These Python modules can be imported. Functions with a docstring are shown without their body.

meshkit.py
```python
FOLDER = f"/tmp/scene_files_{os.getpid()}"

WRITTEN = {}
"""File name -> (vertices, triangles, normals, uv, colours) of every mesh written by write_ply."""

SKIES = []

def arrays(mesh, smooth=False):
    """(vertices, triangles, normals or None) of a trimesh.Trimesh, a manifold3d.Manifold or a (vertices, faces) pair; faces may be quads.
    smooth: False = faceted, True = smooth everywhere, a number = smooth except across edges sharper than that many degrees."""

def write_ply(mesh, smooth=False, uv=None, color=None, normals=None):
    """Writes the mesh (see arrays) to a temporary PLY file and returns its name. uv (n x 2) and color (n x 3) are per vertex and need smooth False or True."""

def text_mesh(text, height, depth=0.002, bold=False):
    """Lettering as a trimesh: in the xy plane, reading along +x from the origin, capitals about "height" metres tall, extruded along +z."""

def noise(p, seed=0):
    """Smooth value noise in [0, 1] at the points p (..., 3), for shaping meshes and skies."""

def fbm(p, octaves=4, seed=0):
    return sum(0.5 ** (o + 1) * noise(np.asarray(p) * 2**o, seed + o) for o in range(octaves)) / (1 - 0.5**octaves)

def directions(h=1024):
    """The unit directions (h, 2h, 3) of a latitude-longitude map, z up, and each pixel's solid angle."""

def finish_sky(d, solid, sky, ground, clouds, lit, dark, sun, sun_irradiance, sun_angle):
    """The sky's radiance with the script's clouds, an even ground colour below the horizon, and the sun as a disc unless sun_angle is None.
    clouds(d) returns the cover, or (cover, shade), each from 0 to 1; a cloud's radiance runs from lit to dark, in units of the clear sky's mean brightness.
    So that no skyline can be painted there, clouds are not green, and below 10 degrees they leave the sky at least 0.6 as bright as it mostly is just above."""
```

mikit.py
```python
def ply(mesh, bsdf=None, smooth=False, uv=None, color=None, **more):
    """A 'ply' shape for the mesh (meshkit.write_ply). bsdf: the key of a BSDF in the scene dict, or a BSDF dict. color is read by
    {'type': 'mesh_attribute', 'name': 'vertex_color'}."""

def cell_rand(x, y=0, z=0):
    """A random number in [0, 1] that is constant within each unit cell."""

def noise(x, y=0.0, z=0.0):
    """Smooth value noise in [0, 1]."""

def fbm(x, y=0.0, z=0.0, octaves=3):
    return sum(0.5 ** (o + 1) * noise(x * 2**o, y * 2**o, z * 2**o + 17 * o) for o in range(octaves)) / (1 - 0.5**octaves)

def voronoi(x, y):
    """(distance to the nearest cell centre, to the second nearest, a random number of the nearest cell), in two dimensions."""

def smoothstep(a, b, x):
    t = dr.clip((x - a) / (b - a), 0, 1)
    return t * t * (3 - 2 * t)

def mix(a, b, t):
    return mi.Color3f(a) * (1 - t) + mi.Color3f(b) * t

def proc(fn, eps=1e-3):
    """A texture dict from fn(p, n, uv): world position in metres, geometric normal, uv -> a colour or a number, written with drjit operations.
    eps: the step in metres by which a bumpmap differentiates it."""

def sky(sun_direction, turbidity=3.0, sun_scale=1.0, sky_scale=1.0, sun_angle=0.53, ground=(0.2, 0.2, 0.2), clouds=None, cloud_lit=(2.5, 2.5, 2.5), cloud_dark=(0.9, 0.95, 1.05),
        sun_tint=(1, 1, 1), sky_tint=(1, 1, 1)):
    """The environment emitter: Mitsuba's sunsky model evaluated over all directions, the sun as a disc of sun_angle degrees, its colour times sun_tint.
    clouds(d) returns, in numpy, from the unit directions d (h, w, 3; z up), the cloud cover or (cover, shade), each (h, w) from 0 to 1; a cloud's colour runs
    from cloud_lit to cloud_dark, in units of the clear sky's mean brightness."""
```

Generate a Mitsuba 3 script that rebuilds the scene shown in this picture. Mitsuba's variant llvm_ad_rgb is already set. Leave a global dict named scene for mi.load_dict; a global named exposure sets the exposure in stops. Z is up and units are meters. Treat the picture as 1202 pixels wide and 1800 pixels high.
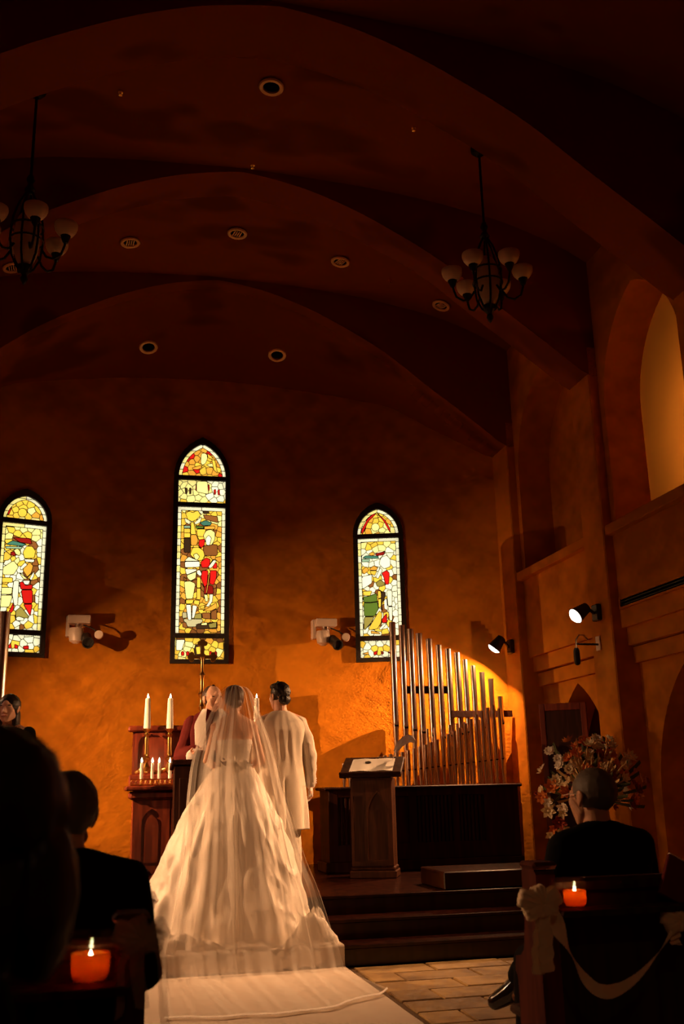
import math, numpy as np, trimesh, mitsuba as mi, mikit, meshkit
import manifold3d as m3
import shapely
from shapely.geometry import Polygon, LineString, Point, box as sbox, MultiPoint
from shapely import affinity
from scipy.spatial import Delaunay
import drjit as dr
from mikit import proc, noise as dnoise, fbm as dfbm, voronoi, cell_rand, smoothstep, mix
Man = m3.Manifold
rng = np.random.default_rng(7)
scene, labels = {}, {}

# ------------------------------------------------------------------ camera, light, exposure
FPX, CX, CY, EYE = 1753.0, 601.0, 900.0, np.array([0, 0, 1.3])
yaw, pit, rol = np.radians([13.175, 15.459, -1.311])
FW = np.array([math.sin(yaw) * math.cos(pit), math.cos(yaw) * math.cos(pit), math.sin(pit)])
R0 = np.array([math.cos(yaw), -math.sin(yaw), 0]); U0 = np.cross(R0, FW)
RT = math.cos(rol) * R0 + math.sin(rol) * U0; UP = -math.sin(rol) * R0 + math.cos(rol) * U0
T = mi.ScalarTransform4f
scene['camera'] = {'type': 'thinlens', 'fov': 2 * math.degrees(math.atan(601 / FPX)), 'fov_axis': 'x', 'aperture_radius': 0.005,
                   'focus_distance': 9.0, 'near_clip': 0.05, 'far_clip': 60,
                   'to_world': T().look_at(origin=EYE.tolist(), target=(EYE + FW).tolist(), up=UP.tolist())}
exposure = 0.0
WARM = np.array([1.0, 0.50, 0.215])          # halogen wall spots
FLAME = np.array([1.0, 0.62, 0.22])

def spot(key, pos, aim, power, cut, beam, col=WARM):
    scene[key] = {'type': 'spot', 'to_world': T().look_at(origin=list(map(float, pos)), target=list(map(float, aim)), up=[0, 0, 1]),
                  'intensity': {'type': 'rgb', 'value': (col * power).tolist()}, 'cutoff_angle': cut, 'beam_width': beam, 'sampling_weight': 4.0}
def ray(x, y): return RT * (x - CX) / FPX + UP * (CY - y) / FPX + FW
def P(x, y, Y):
    d = ray(x, y); return EYE + d * (Y / d[1])
def PX(x, y, X):
    d = ray(x, y); return EYE + d * (X / d[0])
def PZ(x, y, Z):
    d = ray(x, y); return EYE + d * ((Z - 1.3) / d[2])

# the four wall spots (two seen on the right, their twins on the left wall): lens position, aim, strength, cut-off, full-beam angle
LAMPS = {'right_front': (P(1011, 1083, 8.78), (1.15, 8.55, .70), 60, 40, 6), 'right_rear': (P(868, 1140, 10.95), (2.55, 11.70, .43), 34, 74, 30),
         'left_front': ((-2.12, 8.78, 2.83), (.65, 8.4, .75), 55, 25, 6), 'left_rear': ((-2.05, 9.72, 2.83), (2.2, 12.0, .55), 90, 46, 10), 'left_middle': ((-2.12, 6.5, 2.83), (2.4, 4.9, .3), 30, 42, 8)}
for n_, (p_, a_, pw_, c_, b_) in LAMPS.items():
    p_ = np.array(p_, float); d_ = np.array(a_, float) - p_; spot('beam_' + n_, p_ + d_ / np.linalg.norm(d_) * .075, a_, pw_, c_, b_)
# aisle spot in the rear vault and a dim lamp at the back of the hall
spot('beam_aisle', (1.0, 3.2, 6.9), (1.1, 7.4, .2), 8, 15, 6)
spot('beam_rear', (.6, -1.8, 5.2), (1.8, 6.0, 0), 3.0, 30, 10)

# ------------------------------------------------------------------ materials
def rgb(*c): return {'type': 'rgb', 'value': list(c)}
def mat(key, color, rough=0.5, metal=0.0, spec=0.5, **k):
    scene[key] = {'type': 'twosided', 'bsdf': {'type': 'principled', 'base_color': color if isinstance(color, dict) else rgb(*color),
                  'roughness': rough, 'metallic': metal, 'specular': spec, **k}}
    return key
def bumped(key, color, bump, scale, rough=0.9, spec=0.2, eps=2e-3):
    scene[key] = {'type': 'twosided', 'bsdf': {'type': 'bumpmap', 'tex': proc(bump, eps), 'scale': scale,
                  'bsdf': {'type': 'principled', 'base_color': color, 'roughness': rough, 'specular': spec}}}
def plaster_col(p, n, uv):
    a = dfbm(p.x * 1.1, p.y * 1.1, p.z * 1.1, 4); b = dfbm(p.x * 7, p.y * 7, p.z * 7, 3)
    t = dr.clip((a - .5) * 2.4 + .55 + (b - .5) * .9, 0, 1)
    return mix((.36, .105, .003), (.62, .205, .008), t)
def plaster_bump(p, n, uv):
    return .5 * dfbm(p.x * 15, p.y * 15, p.z * 15, 3) + .5 * dfbm(p.x * 52, p.y * 52, p.z * 52, 3)
bumped('plaster', proc(plaster_col), plaster_bump, .024)
bumped('side_plaster', proc(plaster_col), plaster_bump, .008)
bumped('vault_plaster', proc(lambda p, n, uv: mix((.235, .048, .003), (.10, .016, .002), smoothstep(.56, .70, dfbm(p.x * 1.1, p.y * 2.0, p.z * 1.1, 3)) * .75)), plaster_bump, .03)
def wood_col(a, b, s=1.0):
    def f(p, n, uv):
        g = dfbm(p.x * 30 * s, p.y * 30 * s, p.z * 2.5 * s, 3)
        return mix(a, b, smoothstep(.3, .7, g))
    return f
mat('dark_wood', proc(wood_col((.024, .006, .003), (.045, .012, .005))), .6, spec=.15)
mat('red_wood', proc(wood_col((.11, .014, .005), (.21, .035, .011))), .4)
mat('floor_wood', proc(wood_col((.014, .003, .002), (.028, .006, .003), .6)), .22)
mat('lectern_wood', proc(wood_col((.065, .018, .006), (.11, .034, .011))), .5, spec=.3)
def stone(a, b):
    def f(p, n, uv):
        t = dfbm(p.x * 6, p.y * 6, p.z * 6, 4)
        return mix(a, b, smoothstep(.25, .75, t))
    return f
def stone_bump(p, n, uv): return dfbm(p.x * 14, p.y * 14, p.z * 14, 4)
for i, (a, b) in enumerate((((.20, .12, .045), (.36, .23, .085)), ((.25, .15, .055), (.42, .27, .10)), ((.17, .10, .04), (.30, .19, .075)))):
    bumped('stone_%d' % i, proc(stone(a, b)), stone_bump, .016, .55, .4)
mat('grout', (.10, .06, .03), .95)
def cloth_bump(p, n, uv): return dfbm(p.x * 60, p.y * 60, p.z * 60, 2)
mat('runner_cloth', (.60, .52, .44), .9, spec=.1)
mat('satin', (.86, .80, .72), .42, spec=.4, sheen=.3)
mat('lace', (.92, .88, .82), .8)
mat('suit_ivory', (.74, .66, .55), .75, spec=.2, sheen=.3)
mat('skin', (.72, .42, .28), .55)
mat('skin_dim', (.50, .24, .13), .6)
mat('black_cloth', (.004, .003, .003), .9, spec=.1)
mat('maroon_cloth', (.13, .012, .010), .85, spec=.2)
mat('white_cloth', (.84, .80, .76), .85, spec=.2)
mat('hair_black', (.010, .006, .005), .45)
mat('hair_brown', (.06, .028, .015), .5)
mat('hair_grey', (.085, .06, .045), .6)
mat('gold_paint', (.92, .62, .26), .45, spec=.5)
mat('iron', (.012, .009, .008), .45, .6)
mat('black_metal', (.02, .018, .016), .4, .3)
mat('white_metal', (.58, .46, .36), .4)
mat('chrome', (.85, .80, .74), .18, 1.0)
mat('pipe_metal', (.66, .56, .48), .22, 1.0)
mat('brass', (.85, .52, .16), .24, 1.0)
mat('wax', (.93, .86, .74), .5, spec=.4)
mat('paper', (.90, .86, .78), .8)
mat('opal', (.66, .50, .32), .35)
mat('lead', (.012, .010, .008), .6, .3)
mat('frame_black', (.016, .012, .010), .5)
mat('void_black', (.006, .004, .004), .95, spec=.0)
mat('ribbon', (.78, .62, .42), .5, sheen=.4)
mat('lips', (.45, .12, .09), .5)
mat('eye_dark', (.02, .012, .01), .3)
mat('petal_cream', (.86, .74, .50), .7); mat('petal_white', (.88, .82, .72), .7); mat('petal_orange', (.75, .26, .06), .7); mat('petal_red', (.38, .05, .02), .7)
mat('leaf', (.05, .06, .015), .6); mat('grass_dry', (.72, .52, .24), .7)
mat('terracotta', (.05, .02, .012), .8)
mat('glove', (.85, .80, .73), .8)
mat('curtain', proc(lambda p, n, uv: mix((.62, .27, .05), (.74, .36, .08), dfbm(p.x * 3, p.y * 3, p.z * 1.0, 3))), .9, spec=.1)
scene['blind'] = {'type': 'principledthin', 'base_color': rgb(.80, .36, .055), 'roughness': .7, 'diff_trans': 1.3}
scene['jar_glass'] = {'type': 'thindielectric', 'int_ior': 1.45}
scene['jar_wax'] = {'type': 'principledthin', 'base_color': rgb(.98, .27, .03), 'roughness': .6, 'diff_trans': 1.35}
def tulle(lo, hi):
    def f(p, n, uv):
        s = dfbm(uv.x * 26, uv.y * .45, 3.0, 3)
        w = dnoise(uv.x * 70, uv.y * 1.0, 5.0)
        return lo + (hi - lo) * dr.clip(smoothstep(.42, .66, s) * .75 + .3 * w, 0, 1)
    return f
def veilmat(key, lo, hi):
    scene[key] = {'type': 'mask', 'opacity': proc(tulle(lo, hi)), 'bsdf': {'type': 'twosided', 'bsdf': {'type': 'diffuse', 'reflectance': rgb(.93, .88, .80)}}}
veilmat('tulle', .07, .55)
veilmat('tulle_tier', .04, .22)
scene['organza'] = {'type': 'mask', 'opacity': {'type': 'rgb', 'value': .32}, 'bsdf': {'type': 'twosided', 'bsdf': {'type': 'diffuse', 'reflectance': rgb(.6, .46, .32)}}}

# ------------------------------------------------------------------ mesh helpers
def put(key, mesh, bsdf, smooth=False, **k):
    base, n = key, 0
    while key in scene:
        n += 1; key = '%s_%03d' % (base, n)
    scene[key] = mikit.ply(mesh, bsdf, smooth, **k)
    return key
def lab(key, label=None, cat=None, group=None, kind=None):
    labels[key] = {k: v for k, v in (('label', label), ('category', cat), ('group', group), ('kind', kind)) if v}
    return key
def cat(ms): return trimesh.util.concatenate([tri(m) for m in ms])
def tri(m):
    if hasattr(m, 'to_mesh'):
        q = m.to_mesh(); return trimesh.Trimesh(q.vert_properties[:, :3], q.tri_verts, process=False)
    return m
def boxm(x0, x1, y0, y1, z0, z1, bev=0.0):
    if bev <= 0:
        b = trimesh.creation.box((x1 - x0, y1 - y0, z1 - z0)); b.apply_translation(((x0 + x1) / 2, (y0 + y1) / 2, (z0 + z1) / 2)); return b
    pts = []
    for a in (0, 1, 2):
        for s in np.ndindex(2, 2, 2):
            c = [(x0, x1)[s[0]], (y0, y1)[s[1]], (z0, z1)[s[2]]]
            for k in range(3):
                if k != a: c[k] += bev * (1 if s[k] == 0 else -1)
            pts.append(c)
    return tri(Man.hull_points(np.array(pts, np.float32)))
def lathe(prof, seg=24, cap=True):
    prof = np.array(prof, float)
    if cap:
        if prof[0, 0] > 1e-6: prof = np.vstack([[0, prof[0, 1]], prof])
        if prof[-1, 0] > 1e-6: prof = np.vstack([prof, [0, prof[-1, 1]]])
    m = trimesh.creation.revolve(prof, sections=seg); return m
def at(m, p, rz=0, rx=0, ry=0, s=1.0):
    m = tri(m).copy(); m.apply_scale(s)
    for a, ax in ((rx, (1, 0, 0)), (ry, (0, 1, 0)), (rz, (0, 0, 1))):
        if a: m.apply_transform(trimesh.transformations.rotation_matrix(a, ax))
    m.apply_translation(p); return m
def frame_to(m, p, z, up=(0, 0, 1)):
    z = np.array(z, float); z /= np.linalg.norm(z); x = np.cross(up, z)
    if np.linalg.norm(x) < 1e-5: x = np.array([1.0, 0, 0])
    x /= np.linalg.norm(x); M = np.eye(4); M[:3, :3] = np.stack([x, np.cross(z, x), z], 1); M[:3, 3] = p
    m = tri(m).copy(); m.apply_transform(M); return m
def tube(path, r, seg=8, closed=False):
    path = np.array(path, float); n = len(path); r = np.full(n, r) if np.isscalar(r) else np.array(r, float)
    t = np.gradient(path, axis=0); t /= np.linalg.norm(t, axis=1, keepdims=True) + 1e-12
    u = np.cross(t[0], (0, 0, 1) if abs(t[0][2]) < .9 else (1, 0, 0)); V = []
    for i in range(n):
        u = u - t[i] * (u @ t[i]); u /= np.linalg.norm(u); w = np.cross(t[i], u)
        a = np.arange(seg) * 2 * np.pi / seg
        V.append(path[i] + r[i] * (np.cos(a)[:, None] * u + np.sin(a)[:, None] * w))
    V = np.vstack(V); F = []
    for i in range(n - 1):
        for j in range(seg):
            a, b = i * seg + j, i * seg + (j + 1) % seg
            F += [[a, b, b + seg], [a, b + seg, a + seg]]
    c0, c1 = len(V), len(V) + 1; V = np.vstack([V, path[0], path[-1]])
    for j in range(seg):
        F += [[c0, (j + 1) % seg, j], [c1, (n - 1) * seg + j, (n - 1) * seg + (j + 1) % seg]]
    return trimesh.Trimesh(V, F, process=False)
def grid(pts, closed_u=False):
    """pts (n, m, 3) -> mesh and uv; closed_u joins the last column to the first"""
    n, m = pts.shape[:2]; F = []
    mm = m if closed_u else m - 1
    i, j = np.meshgrid(np.arange(n - 1), np.arange(mm), indexing='ij'); i, j = i.ravel(), j.ravel(); k = (j + 1) % m
    a, b, c, d = i * m + j, i * m + k, (i + 1) * m + k, (i + 1) * m + j
    F = np.vstack([np.stack([a, b, c], 1), np.stack([a, c, d], 1)])
    u, v = np.meshgrid(np.linspace(0, 1, m), np.linspace(0, 1, n))
    return trimesh.Trimesh(pts.reshape(-1, 3), F, process=False), np.stack([u.ravel(), v.ravel()], 1)
def extrude(poly, h):
    ps = [g for g in getattr(poly, 'geoms', [poly]) if g.area > 1e-7]
    return trimesh.util.concatenate([trimesh.creation.extrude_polygon(g, h, engine='earcut') for g in ps])
def plane_map(m, o, ex, ey, ez):
    m = tri(m).copy(); v = np.array(m.vertices)
    m.vertices = np.asarray(o) + v[:, :1] * np.asarray(ex) + v[:, 1:2] * np.asarray(ey) + v[:, 2:3] * np.asarray(ez)
    if np.linalg.det(np.stack([ex, ey, ez])) < 0: m.invert()
    return m
def sph(p, r, seg=20): 
    r = np.ones(3) * r
    return Man.sphere(1.0, seg).scale(tuple(map(float, r))).translate(tuple(map(float, p)))
def bone(a, ra, b, rb, seg=20): return Man.batch_hull([sph(a, ra, seg), sph(b, rb, seg)])
def relax(t, it, res):
    v0 = np.array(t.vertices); trimesh.smoothing.filter_taubin(t, lamb=.5, nu=.52, iterations=it)
    d = np.array(t.vertices) - v0; l = np.linalg.norm(d, axis=1, keepdims=True); t.vertices = v0 + d * np.minimum(1, 1.2 * res / (l + 1e-9)) * (l < 4 * res)
def meld(parts, res=.02, it=8):
    m = Man.batch_boolean(parts, m3.OpType.Add).simplify(min(.004, res * .15)).refine_to_length(res)
    t = tri(m); t.merge_vertices()
    if it: relax(t, it, res)
    return t
def to_man(t): return Man(m3.Mesh(np.asarray(t.vertices, np.float32), np.asarray(t.faces, np.uint32)))
def loft(rows, seg=40, wrinkle=None):
    """rows: (z, cx, cy, rx, ry, pow); closed solid"""
    a = np.arange(seg) * 2 * np.pi / seg; V = []
    for z, cx, cy, rx, ry, *pw in rows:
        q = 2.0 / (pw[0] if pw else 2.0)
        c, s = np.cos(a), np.sin(a)
        x = cx + rx * np.sign(c) * abs(c) ** q; y = cy + ry * np.sign(s) * abs(s) ** q
        V.append(np.stack([x, y, np.full(seg, z)], 1))
    V = np.array(V); n = len(V)
    m, _ = grid(V, True)
    vv = np.vstack([m.vertices, V[0].mean(0), V[-1].mean(0)]); c0 = n * seg; f = [m.faces]
    j = np.arange(seg); k = (j + 1) % seg
    f.append(np.stack([np.full(seg, c0), k, j], 1)); f.append(np.stack([np.full(seg, c0 + 1), (n - 1) * seg + j, (n - 1) * seg + k], 1))
    t = trimesh.Trimesh(vv, np.vstack(f), process=False); trimesh.repair.fix_normals(t); return t
def interp_rows(rows, n):
    rows = np.array(rows, float); t = np.linspace(0, 1, len(rows)); tt = np.linspace(0, 1, n)
    from scipy.interpolate import PchipInterpolator
    return PchipInterpolator(t, rows)(tt)
def displace(t, amp, freq, seed=0, aniso=(1, 1, 1)):
    t = t.copy(); v = np.array(t.vertices); f = np.array(t.faces); fn = np.cross(v[f[:, 1]] - v[f[:, 0]], v[f[:, 2]] - v[f[:, 0]]); n = np.zeros_like(v)
    for k_ in range(3): np.add.at(n, f[:, k_], fn)
    n /= np.linalg.norm(n, axis=1, keepdims=True) + 1e-12
    t.vertices = v + n * ((meshkit.fbm(v * np.array(aniso) * freq, 3, seed) - .5) * 2 * amp)[:, None]; return t

# ------------------------------------------------------------------ the hall
AX, XR, XL = 1.08, 4.60, -2.44          # room axis, right and left pilaster faces
RIB = np.array([[0, 7.18], [.5, 7.10], [1, 6.94], [1.55, 6.68], [2.0, 6.42], [2.5, 6.04], [3.0, 5.67], [3.52, 5.27]])
BAY = np.array([[0, 7.22], [1, 7.18], [1.7, 7.12], [2.4, 7.0], [3.05, 6.82], [3.8, 6.45]])
def apse_y(x): return 5.9 + np.sqrt(np.maximum(6.4 ** 2 - (x - AX) ** 2, 1))
def fill(name, mesh, m, label=None, smooth=False):
    k = put(name, mesh, m, smooth); lab(k, label, None, None, 'structure'); return k

# floor, flagstones, steps
fill('floor', boxm(-3.2, 5.6, -2.4, 12.6, -.2, -.012), 'grout', 'stone floor of the nave')
n = 0
for r in range(15):
    y0 = 7.93 - .33 * (r + 1); y1 = y0 + .318; x = 1.86 + (.0 if r % 2 == 0 else -.27)
    while x < 4.7:
        w = .55 + rng.uniform(-.05, .05); a = max(x, 1.86); b = min(x + w - .014, 4.72)
        if b - a > .06:
            t = boxm(a, b, y0 + rng.uniform(0, .008), y1 - rng.uniform(0, .008), -.05, rng.uniform(-.004, .004), .006)
            put('floor__flagstone', t, 'stone_%d' % rng.integers(3))
        x += w
STEP = [(7.95, .148), (8.25, .296), (8.55, .444)]
def ground(x, y):
    z = np.zeros(np.shape(np.asarray(x) + np.asarray(y)))
    for yy, zz in STEP: z = np.where(y > yy, zz, z)
    return z
labels['altar_steps'] = {'label': 'dark polished wooden steps and platform carrying the altar', 'kind': 'structure'}
for i, (yy, zz) in enumerate(STEP):
    put('altar_steps__riser', boxm(-2.9, 5.2, yy + .02, 12.5 if i == 2 else STEP[i + 1][0] + .06, zz - .148, zz - .028), 'floor_wood')
    put('altar_steps__tread', boxm(-2.9, 5.2, yy, 12.5 if i == 2 else STEP[i + 1][0] + .06, zz - .03, zz, .006), 'floor_wood')
bx = P(781, 1565, 8.58)[0]
k = put('wooden_dais', boxm(bx, 4.4, 8.58, 9.25, .445, .592, .01), 'floor_wood'); lab(k, 'low dark wooden dais on the platform in front of the organ cabinet', 'dais')

def arch(c, w, z0, zs_, za, n=10):
    """pointed arch polygon in (y, z): centre c, half-width w, foot z0, spring zs_, apex za"""
    h = za - zs_; R = (w * w + h * h) / (2 * w); l = []
    for i in range(n + 1):
        t = i / n * math.atan2(h, R - w) if R > w else i / n * math.pi / 2
        l.append((c + w - R + R * math.cos(t), zs_ + R * math.sin(t)))
    l[-1] = (c, za)
    return Polygon([(c + w, z0)] + l + [(2 * c - y, z) for y, z in l[::-1][1:]] + [(c - w, z0)])
# apse wall, plaster relief in the mesh
WIN = [(1.045, .30, 2.845, 5.17, 5.62), (-1.055, .255, 2.87, 4.42, 4.72), (3.245, .262, 2.835, 4.40, 4.73)]
xs = np.linspace(XL - .3, XR + .3, 300); zs = np.linspace(.0, 7.3, 290)
X, Z = np.meshgrid(xs, zs); Y = apse_y(X)
q = np.stack([X, Y, Z], -1)
rel = .012 * (meshkit.fbm(q * 2.3, 3, 3) - .5) * 2 + .010 * (meshkit.fbm(q * np.array([8, 8, 11]), 3, 5) - .5) * 2
ang = (X - AX) / 6.4
q[..., 0] -= np.sin(ang) * rel; q[..., 1] -= np.sqrt(1 - ang ** 2) * rel
m, uv = grid(q); v = np.array(m.vertices); keep = np.ones(len(m.faces), bool)
for wx_, hw_, zb_, zs_, za_ in WIN:
    o_ = np.array([wx_, float(apse_y(wx_))]); tg = -(wx_ - AX) / 6.4; e_ = np.array([math.sqrt(1 - tg * tg), tg])
    ins = shapely.contains_xy(arch(0, hw_ + .045, zb_ - .04, zs_, za_ + .07), (v[:, :2] - o_) @ e_, v[:, 2]); keep &= ~ins[m.faces].all(1)
m = trimesh.Trimesh(v, m.faces[keep], process=False)
fill('wall_altar', m, 'plaster', 'curved ochre plaster wall behind the altar with three stained glass windows', True)
# side walls
def wall_piece(poly, x, d, sgn=1):
    """polygon in (y, z) extruded from x outwards by d"""
    return plane_map(extrude(poly, d), (x, 0, 0), (0, 1, 0), (0, 0, 1), (sgn, 0, 0))
PIL = [(-.6, -.15), (1.9, 2.35), (4.15, 4.6), (6.36, 6.95), (8.57, 9.0), (10.78, 11.25)]
def side(name, x, s, label):
    ms = []
    labels[name] = {'label': label, 'kind': 'structure'}
    for i in range(len(PIL) - 1):
        y0, y1 = PIL[i][1], PIL[i + 1][0]; c = (y0 + y1) / 2; w = (y1 - y0) / 2
        up = sbox(y0 - .1, 2.7, y1 + .1, 7.2).difference(arch(c, w - .09, 3.66, 4.9, 5.92))
        ms.append(wall_piece(up, x + s * .10, .42, s))
        if s > 0 and 6 < y0 < 8: NB = (c, w - .09); globals()['NB'] = NB
        else: ms.append(wall_piece(sbox(y0 - .1, 3.0, y1 + .1, 6.6), x + s * .50, .06, s))
        for z0, z1, dx in ((2.52, 2.70, .15), (2.36, 2.52, .20), (2.2, 2.36, .25)):
            if z0 > 2.3: ms.append(wall_piece(sbox(y0 - .1, z0 + .012, y1 + .1, z1), x + s * dx, .34, s))
        lo = sbox(y0 - .1, 0, y1 + .1, 2.372).difference(arch(c, w * .80, -.1, 1.15, 2.32))
        ms.append(wall_piece(lo, x + s * .25, .34, s))
        ms.append(wall_piece(sbox(y0 - .1, 0, y1 + .1, 2.7), x + s * .75, .05, s))
        if 4 < y0:
            put(name + '__ledge', boxm(*sorted((x + s * .02, x + s * .5)), y0 - .02, y1 + .02, 3.60, 3.70, .008), 'plaster')
    put(name + '__bay', cat(ms), 'side_plaster')
    for y0, y1 in PIL:
        put(name + '__pilaster', boxm(*sorted((x, x + s * .5)), y0, y1, 0, 5.6, .012), 'side_plaster')
side('wall_right', XR, 1, 'ochre plaster right wall with pilasters and pointed niches')
side('wall_left', XL, -1, 'ochre plaster left wall with pilasters')
# air grille slot in the right wall
g = PX(1091.6, 1052, XR + .1); g2 = PX(1091.6, 1072, XR + .1)
k = put('air_grille', wall_piece(sbox(7.0, g2[2], g[1], g[2]).difference(sbox(7.0, g2[2] + .018, g[1] - .02, g[2] - .018)), XR + .07, .03), 'plaster')
put(k + '__slot', boxm(XR + .085, XR + .099, 7.0, g[1] - .01, g2[2] + .01, g[2] - .01), 'void_black')
for i in range(3):
    z = g2[2] + .03 + i * .03; put(k + '__louvre', boxm(XR + .074, XR + .086, 7.0, g[1] - .015, z, z + .008), 'iron')
lab(k, 'long dark air grille slot in the right wall', 'air vent')
fill('wall_rear', boxm(-3.2, 5.4, -2.3, -2.1, 0, 7.6), 'plaster', 'plaster wall at the back of the hall')

# vault: bays, ribs, and the lower shell over the altar
def prof(tab, d): return np.interp(np.abs(d), tab[:, 0], tab[:, 1])
from scipy.interpolate import PchipInterpolator
SR, SB = PchipInterpolator(RIB[:, 0], RIB[:, 1]), PchipInterpolator(BAY[:, 0], BAY[:, 1])
d = np.linspace(-3.8, 3.8, 61)
ys = np.linspace(-2.3, 10.9, 60)
q = np.stack([np.broadcast_to(AX + d, (60, 61)), np.broadcast_to(ys[:, None], (60, 61)), np.broadcast_to(SB(abs(d)), (60, 61))], -1).copy()
q[..., 2] += .03 * (meshkit.fbm(q * 1.6, 3, 9) - .5)
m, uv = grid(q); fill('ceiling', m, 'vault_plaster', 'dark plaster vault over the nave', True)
dd = np.linspace(-3.56, 3.56, 61)
for y0, y1 in PIL:
    lo = np.minimum(SR(np.minimum(abs(dd), 3.52)), 9); pg = Polygon([(AX + a, b) for a, b in zip(dd, lo)] + [(AX + 3.9, 5.3), (AX + 3.9, 7.4), (AX - 3.9, 7.4), (AX - 3.9, 5.3)])
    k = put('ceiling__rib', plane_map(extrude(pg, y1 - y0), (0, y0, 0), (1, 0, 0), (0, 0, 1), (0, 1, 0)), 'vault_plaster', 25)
t = np.linspace(0, 1, 24)[:, None]
dw = np.linspace(-3.7, 3.7, 61)
a = SR(np.minimum(abs(dw), 3.52)); b = 6.46 - .060 * abs(dw) ** 2
y1 = apse_y(AX + dw) + .1
q = np.stack([np.broadcast_to(AX + dw, (24, 61)), 11.0 + (y1 - 11.0) * t, a + (np.minimum(a, b) - a) * t ** 1.3], -1)
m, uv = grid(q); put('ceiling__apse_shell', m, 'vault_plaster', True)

# recessed downlights (off) and sprinklers
def ceil_z(x, y): 
    return float(SB(min(abs(x - AX), 3.79)))
def on_ceiling(px, py):
    z = 7.1
    for _ in range(8):
        p = PZ(px, py, z)
        if p[1] > 11.05:
            dw_ = abs(p[0] - AX); a_ = float(SR(min(dw_, 3.5))); tt = min(1, (p[1] - 11) / (float(apse_y(p[0])) + .1 - 11))
            z = a_ + (min(a_, 6.46 - .06 * dw_ ** 2) - a_) * tt ** 1.3
        else: z = ceil_z(p[0], p[1])
    return p
ring = lathe([(.066, .0), (.066, -.012), (.092, -.016), (.098, -.008), (.098, .0)], 28, False)
can = lathe([(.068, .005), (.060, .004), (.02, .0), (.001, 0.0)], 20, False)
bars = cat([boxm(-.052, .052, y - .006, y + .006, -.010, .002) for y in (-.036, -.012, .012, .036)])
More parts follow.
